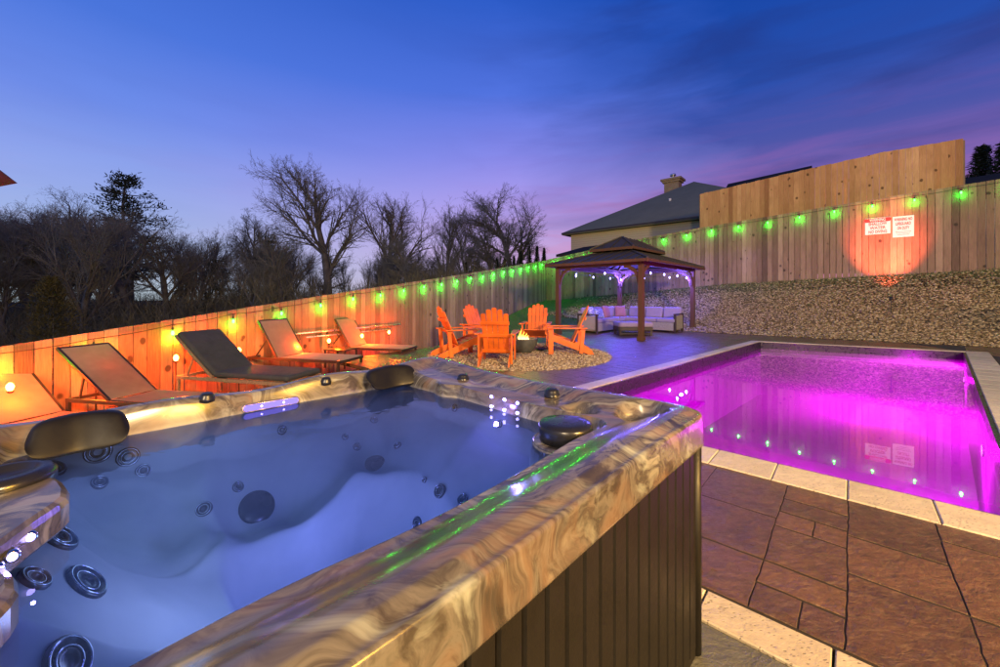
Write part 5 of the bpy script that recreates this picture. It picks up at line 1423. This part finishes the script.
def conifer(seed, h, rad, layers, droop=.25, dens=1.0, pinelike=False):
    rr = np.random.default_rng(seed); V = []; Fc = []; bases = []; dirs = []; lens = []
    tube_fast(V, Fc, [Vector((0.02*h*math.sin(k), 0, h*k/6)) for k in range(7)], [h*.018*(1-.13*k) for k in range(7)], 7)
    for L_ in range(layers):
        f = L_/(layers-1)
        if pinelike: z = h*(.34+.66*f); rr_ = rad*(1-f*.55)*rr.uniform(.45, 1.15)*(1.0 if f < .92 else .6); nb = rr.integers(4, 7)
        else: z = h*(.03+.95*f); rr_ = rad*(1-f)**.95*rr.uniform(.88, 1.05)+.015*rad; nb = 12
        for b in range(nb):
            a = rr.uniform(0, 6.283); ln = rr_*rr.uniform(.7, 1.1); up = rr.uniform(.0, .25) if pinelike else -droop
            d = Vector((math.cos(a), math.sin(a), up)).normalized(); p0 = Vector((0, 0, z)); p1 = p0+d*ln
            if pinelike: tube_fast(V, Fc, [p0, p0.lerp(p1, .5)+Vector((0, 0, .04*ln)), p1], [h*.005, h*.003, .02], 3)
            n = int((70 if pinelike else 26)*dens)
            for k in range(n):
                u = rr.uniform(.35 if pinelike else .15, 1.0); q = p0.lerp(p1, u); q += Vector(tuple(rr.normal(0, 1, 3)))*(.055*rad if pinelike else .035*rad)
                if pinelike: q.z += abs(rr.normal(0, .03*rad))
                bases.append(q); dv = Vector(tuple(rr.normal(0, .7, 3)))+d*.8+Vector((0, 0, .5 if pinelike else -.1)); dirs.append(dv.normalized()); lens.append(rr.uniform(.5, 1.1)*(.085 if pinelike else .085)*rad)
    me = bpy.data.meshes.new('trunk'); me.from_pydata([tuple(v) for v in V], [], Fc); me.update()
    B = np.array([tuple(b) for b in bases]); D = np.array([tuple(b) for b in dirs]); Ln = np.array(lens)
    global rng; cr = twigs_mesh('crown', None, B, D, Ln, Ln*.16, .5)
    return me, cr
def put_tree(name, label, meshes, mats, loc, rz, sc, group):
    t = thing(name, label, 'tree', loc, rz, group); t.scale = (sc, sc, sc) if not hasattr(sc, '__len__') else sc
    for me, nm, mt in zip(meshes, ('trunk', 'crown'), mats):
        if not me.materials: me.materials.append(mt)
        o = bpy.data.objects.new(nm, me); COL.objects.link(o); o.parent = t
    return t
TV = {}
TV['oak'] = bare_tree(11, 10, .66, 3, .13, 5, .9, .024)
TV['tall'] = bare_tree(23, 10, .58, 3, .16, 5, .85, .022, .08)
TV['round'] = bare_tree(5, 10, .70, 3, .09, 5, .95, .022)
TV['slim'] = bare_tree(41, 10, .42, 3, .3, 5, .75, .015)
TV['slim2'] = bare_tree(57, 10, .45, 3, .28, 5, .75, .014, -.06)
TV['wide'] = bare_tree(77, 10, .75, 3, .15, 5, .8, .024)
def place_bare(kind, px, ytop, Y, label, rz=0, group='bare trees in the woods beyond the left fence', zb=None, xs=1.0, twig='twig'):
    tr, cr, zm = TV[kind]; zb = zb if zb is not None else tz((px-500)/F*Y, Y)-.1
    zt = H+(HY-ytop)/F*Y; sc = (zt-zb)/zm
    return put_tree('bare_tree', label, (tr, cr), (M['bark'], M[twig]), ((px-500)/F*Y, Y, zb), rz, (sc*xs, sc*xs, sc), group)
def woods():
    named = [('oak', 332, 157, 34, 'tallest bare tree with a wide crown and heavy limbs, left of centre', 1.0, 1.0), ('tall', 385, 180, 36, 'second large bare tree, leaning limbs, right of the tallest one', 2.2, 1.05),
             ('round', 520, 192, 46, 'bare tree with a full round crown nearest the gazebo and house', .3, 1.15), ('slim', 443, 198, 42, 'upright narrow bare tree between the leaning one and the round-crowned one', .9, 1.3),
             ('slim2', 472, 208, 44, 'slender bare tree just left of the round-crowned one', 3.0, 1.2), ('wide', 30, 183, 36, 'large spreading bare tree at the far left edge', 1.4, 1.1), ('tall', 80, 205, 34, 'bare tree between the left edge and the tall pine', 4.0, 1.1),
             ('slim', 205, 222, 38, 'slim bare tree just right of the tall pine', 1.9, 1.2), ('oak', 250, 212, 44, 'bare tree standing above the thicket left of the tallest tree', 2.8, 1.0)]
    for kind, px, yt, Y, lab, rz, xs in named: place_bare(kind, px, yt, Y, lab, rz, xs=xs)
    rr = random.Random(99)
    lab = 'thin bare tree in the thicket beyond the left fence'
    kinds = ['slim', 'slim2', 'tall', 'round', 'wide', 'oak']
    for i in range(54):
        px = -60+rr.random()**.9*560; Y = rr.uniform(24, 58)
        yt = np.interp(px, [-60, 60, 150, 230, 300, 420, 500], [196, 198, 214, 230, 232, 230, 230])+rr.uniform(-4, 30)
        place_bare(rr.choice(kinds), px, yt, Y, lab, rr.uniform(0, 6.28), xs=rr.uniform(.8, 1.25), twig=rr.choice(('twig', 'twig2')))
    # the tall pine and darker evergreens
    pn = conifer(3, 10, 2.6, 15, pinelike=True, dens=1.25)
    zb = tz(-43, 45)-.2
    Y = 42; X = (127-500)/F*Y; zb = tz(X, Y)-.1; zt = H+(HY-181)/F*Y; sc = (zt-zb)/10
    put_tree('pine_tree', 'tall dark pine with flat layered branches above the woods at left', pn, (M['bark'], M['pine']), (X, Y, zb), .4, (sc*1.15, sc*1.15, sc), 'evergreens beyond the left fence')
    pn2 = conifer(8, 10, 2.3, 13, pinelike=True, dens=1.0)
    for px, yt, Y, lab, sx in ((268, 238, 40, 'dark pine among the thicket right of the slim trees', 1.3), (60, 250, 36, 'low dark pine beneath the spreading tree at far left', 1.6), (216, 262, 34, 'short dark pine in the middle of the thicket', 1.5)):
        X = (px-500)/F*Y; zb = tz(X, Y)-.1; sc = (H+(HY-yt)/F*Y-zb)/10
        put_tree('pine_tree', lab, pn2, (M['bark'], M['pine']), (X, Y, zb), px, (sc*sx, sc*sx, sc), 'evergreens beyond the left fence')
    cd = conifer(12, 10, 1.9, 44, .35, 1.1)
    rr = random.Random(4)
    labs = 'small dark cedar in the row behind the left fence near the gazebo'
    for px, yt in ((466, 259), (474, 263), (497, 255), (505, 256), (514, 253), (521, 248), (529, 243), (537, 243), (544, 245)):
        Y = 30+rr.uniform(-1, 2); X = (px-500)/F*Y; zb = 0.0; sc = (H+(HY-yt)/F*Y-zb)/10
        put_tree('cedar_tree', labs, cd, (M['bark'], M['cedar']), (X, Y, zb-.2), px, (sc*1.0, sc*1.0, sc), 'row of small cedars beyond the fence')
    for px, yt, Y, lab in ((982, 145, 24, 'dark pointed evergreen behind the roof at the right edge, left of two'), (1006, 140, 22, 'dark pointed evergreen cut by the right edge')):
        X = (px-500)/F*Y; zb = 1.5; sc = (H+(HY-yt)/F*Y-zb)/10
        put_tree('evergreen_tree', lab, cd, (M['bark'], M['cedar']), (X, Y, zb), px, (sc*1.9, sc*1.9, sc), 'pointed evergreens at the right edge')
woods()
def brush():
    # tangled undergrowth that fills the woods up to mid height
    B = []; D = []; Ln = []; rr = np.random.default_rng(17)
    nclump = 900
    for i in range(nclump):
        Y = rr.uniform(20, 62); px = rr.uniform(-120, 560); X = (px-500)/F*Y; e = -.89*X+.456*Y
        if e < 9.5: continue
        z = tz(X, Y); hmax = rr.uniform(1.2, 4.2)*(1 if px < 330 else .62)*min(1, Y/26); n = 420
        b = np.stack([X+rr.normal(0, .9, n), Y+rr.normal(0, .9, n), z+rr.random(n)**1.3*hmax], 1)
        d = np.stack([rr.normal(0, .5, n), rr.normal(0, .5, n), np.abs(rr.normal(.9, .45, n))], 1); d /= np.linalg.norm(d, axis=1)[:, None]
        B.append(b); D.append(d); Ln.append(rr.uniform(.25, 1.0, n))
    B = np.concatenate(B); D = np.concatenate(D); Ln = np.concatenate(Ln)
    me = twigs_mesh('undergrowth', None, B, D, Ln, np.full(len(B), .006)+rr.random(len(B))*.008, .25)
    tag(link(me, 'undergrowth', M['brushleaf']), 'dark tangled undergrowth filling the woods beyond the left fence', 'undergrowth', kind='stuff')
brush()
def bush():
    n = 5200; rr = np.random.default_rng(3); Y = 17.5; X = (52-500)/F*Y; z = tz(X, Y)
    u = rr.random(n); a = rr.uniform(0, 6.28, n); h = 4.6; rad = .8*np.sin(np.pi*np.clip(u*.85+.12, 0, 1))**.8*np.sqrt(rr.random(n))
    rad *= 1+.35*np.sin(a*3+u*9)
    b = np.stack([rad*np.cos(a), rad*np.sin(a), u*h+.2], 1); d = np.stack([np.cos(a)*.5+rr.normal(0, .4, n), np.sin(a)*.5+rr.normal(0, .4, n), np.abs(rr.normal(.6, .4, n))], 1); d /= np.linalg.norm(d, axis=1)[:, None]
    t = thing('yellow_bush', 'tall narrow yellow-green bush standing behind the left fence', 'bush', (X, Y, z))
    me = twigs_mesh('foliage', None, b, d, rr.uniform(.08, .24, n), np.full(n, .018), .5); link(me, 'foliage', M['yellowbush'], t)
    m = MB(); m.tube([(0, 0, 0), (.05, 0, 1.5), (0, .05, 3.0)], [.06, .04, .015], 7); m.build('stem', M['bark'], t)
bush()

# ------------------------------------------------------------------ red umbrella tip at the left edge
def umbrella():
    Y = 2.6; tip = P(5, 160, Y); t = thing('patio_umbrella', 'folded dark red patio umbrella, only a drooping canopy tip showing at the left edge', 'umbrella', (tip.x-.89, tip.y, -.2))
    b = Vector(t.location); top = Vector((0, 0, tip.z-b.z+.18))
    m = MB(); m.tube([(0, 0, .05), (0, 0, top.z)], .024, 14); m.build('pole', M['dark_metal'], t, True)
    m = MB(); m.lathe([(.26, 0), (.26, .04), (.05, .07), (.04, .2)], 28); m.build('base', M['dark_metal'], t, True)
    m = MB(); n = 48; prof = [(.02, .06), (.20, .035), (.40, -.015), (.60, -.17)]; vs = []
    lev = [(.02, .07), (.22, .05), (.42, .01), (.62, -.18), (.40, -.30), (.26, -.75), (.20, -1.3)]
    for (r, z) in lev:
        for k in range(n):
            a = 2*math.pi*k/n; lobe = abs(math.cos(a*3)); f = 1.0 if r < .3 else (.55+.45*lobe**2)
            vs.append(Vector((r*f*math.cos(a), r*f*math.sin(a), top.z+z)))
    fs = [(i*n+k, i*n+(k+1) % n, (i+1)*n+(k+1) % n, (i+1)*n+k) for i in range(len(lev)-1) for k in range(n)]
    m.add(vs, fs); m.build('canopy', M['canopyred'], t, True)
umbrella()

# ------------------------------------------------------------------ camera and render settings
cam = bpy.data.cameras.new('camera'); co = bpy.data.objects.new('camera', cam); COL.objects.link(co)
co.location = (0, 0, H); co.rotation_euler = (R(90), 0, 0); cam.sensor_width = 36; cam.lens = F*36/1000
cam.shift_y = (HY-333.5)/1000; cam.clip_start = .02; cam.clip_end = 1500; scene.camera = co
vs_ = scene.view_settings; vs_.view_transform = 'Standard'; vs_.look = 'None'; vs_.exposure = 0.0; vs_.gamma = 1.0
scene.render.engine = 'CYCLES'; cy = scene.cycles
cy.use_denoising = True; cy.max_bounces = 7; cy.diffuse_bounces = 3; cy.glossy_bounces = 4; cy.transmission_bounces = 4; cy.transparent_max_bounces = 10
cy.caustics_reflective = False; cy.caustics_refractive = False; cy.sample_clamp_indirect = 3.0; cy.sample_clamp_direct = 0.0
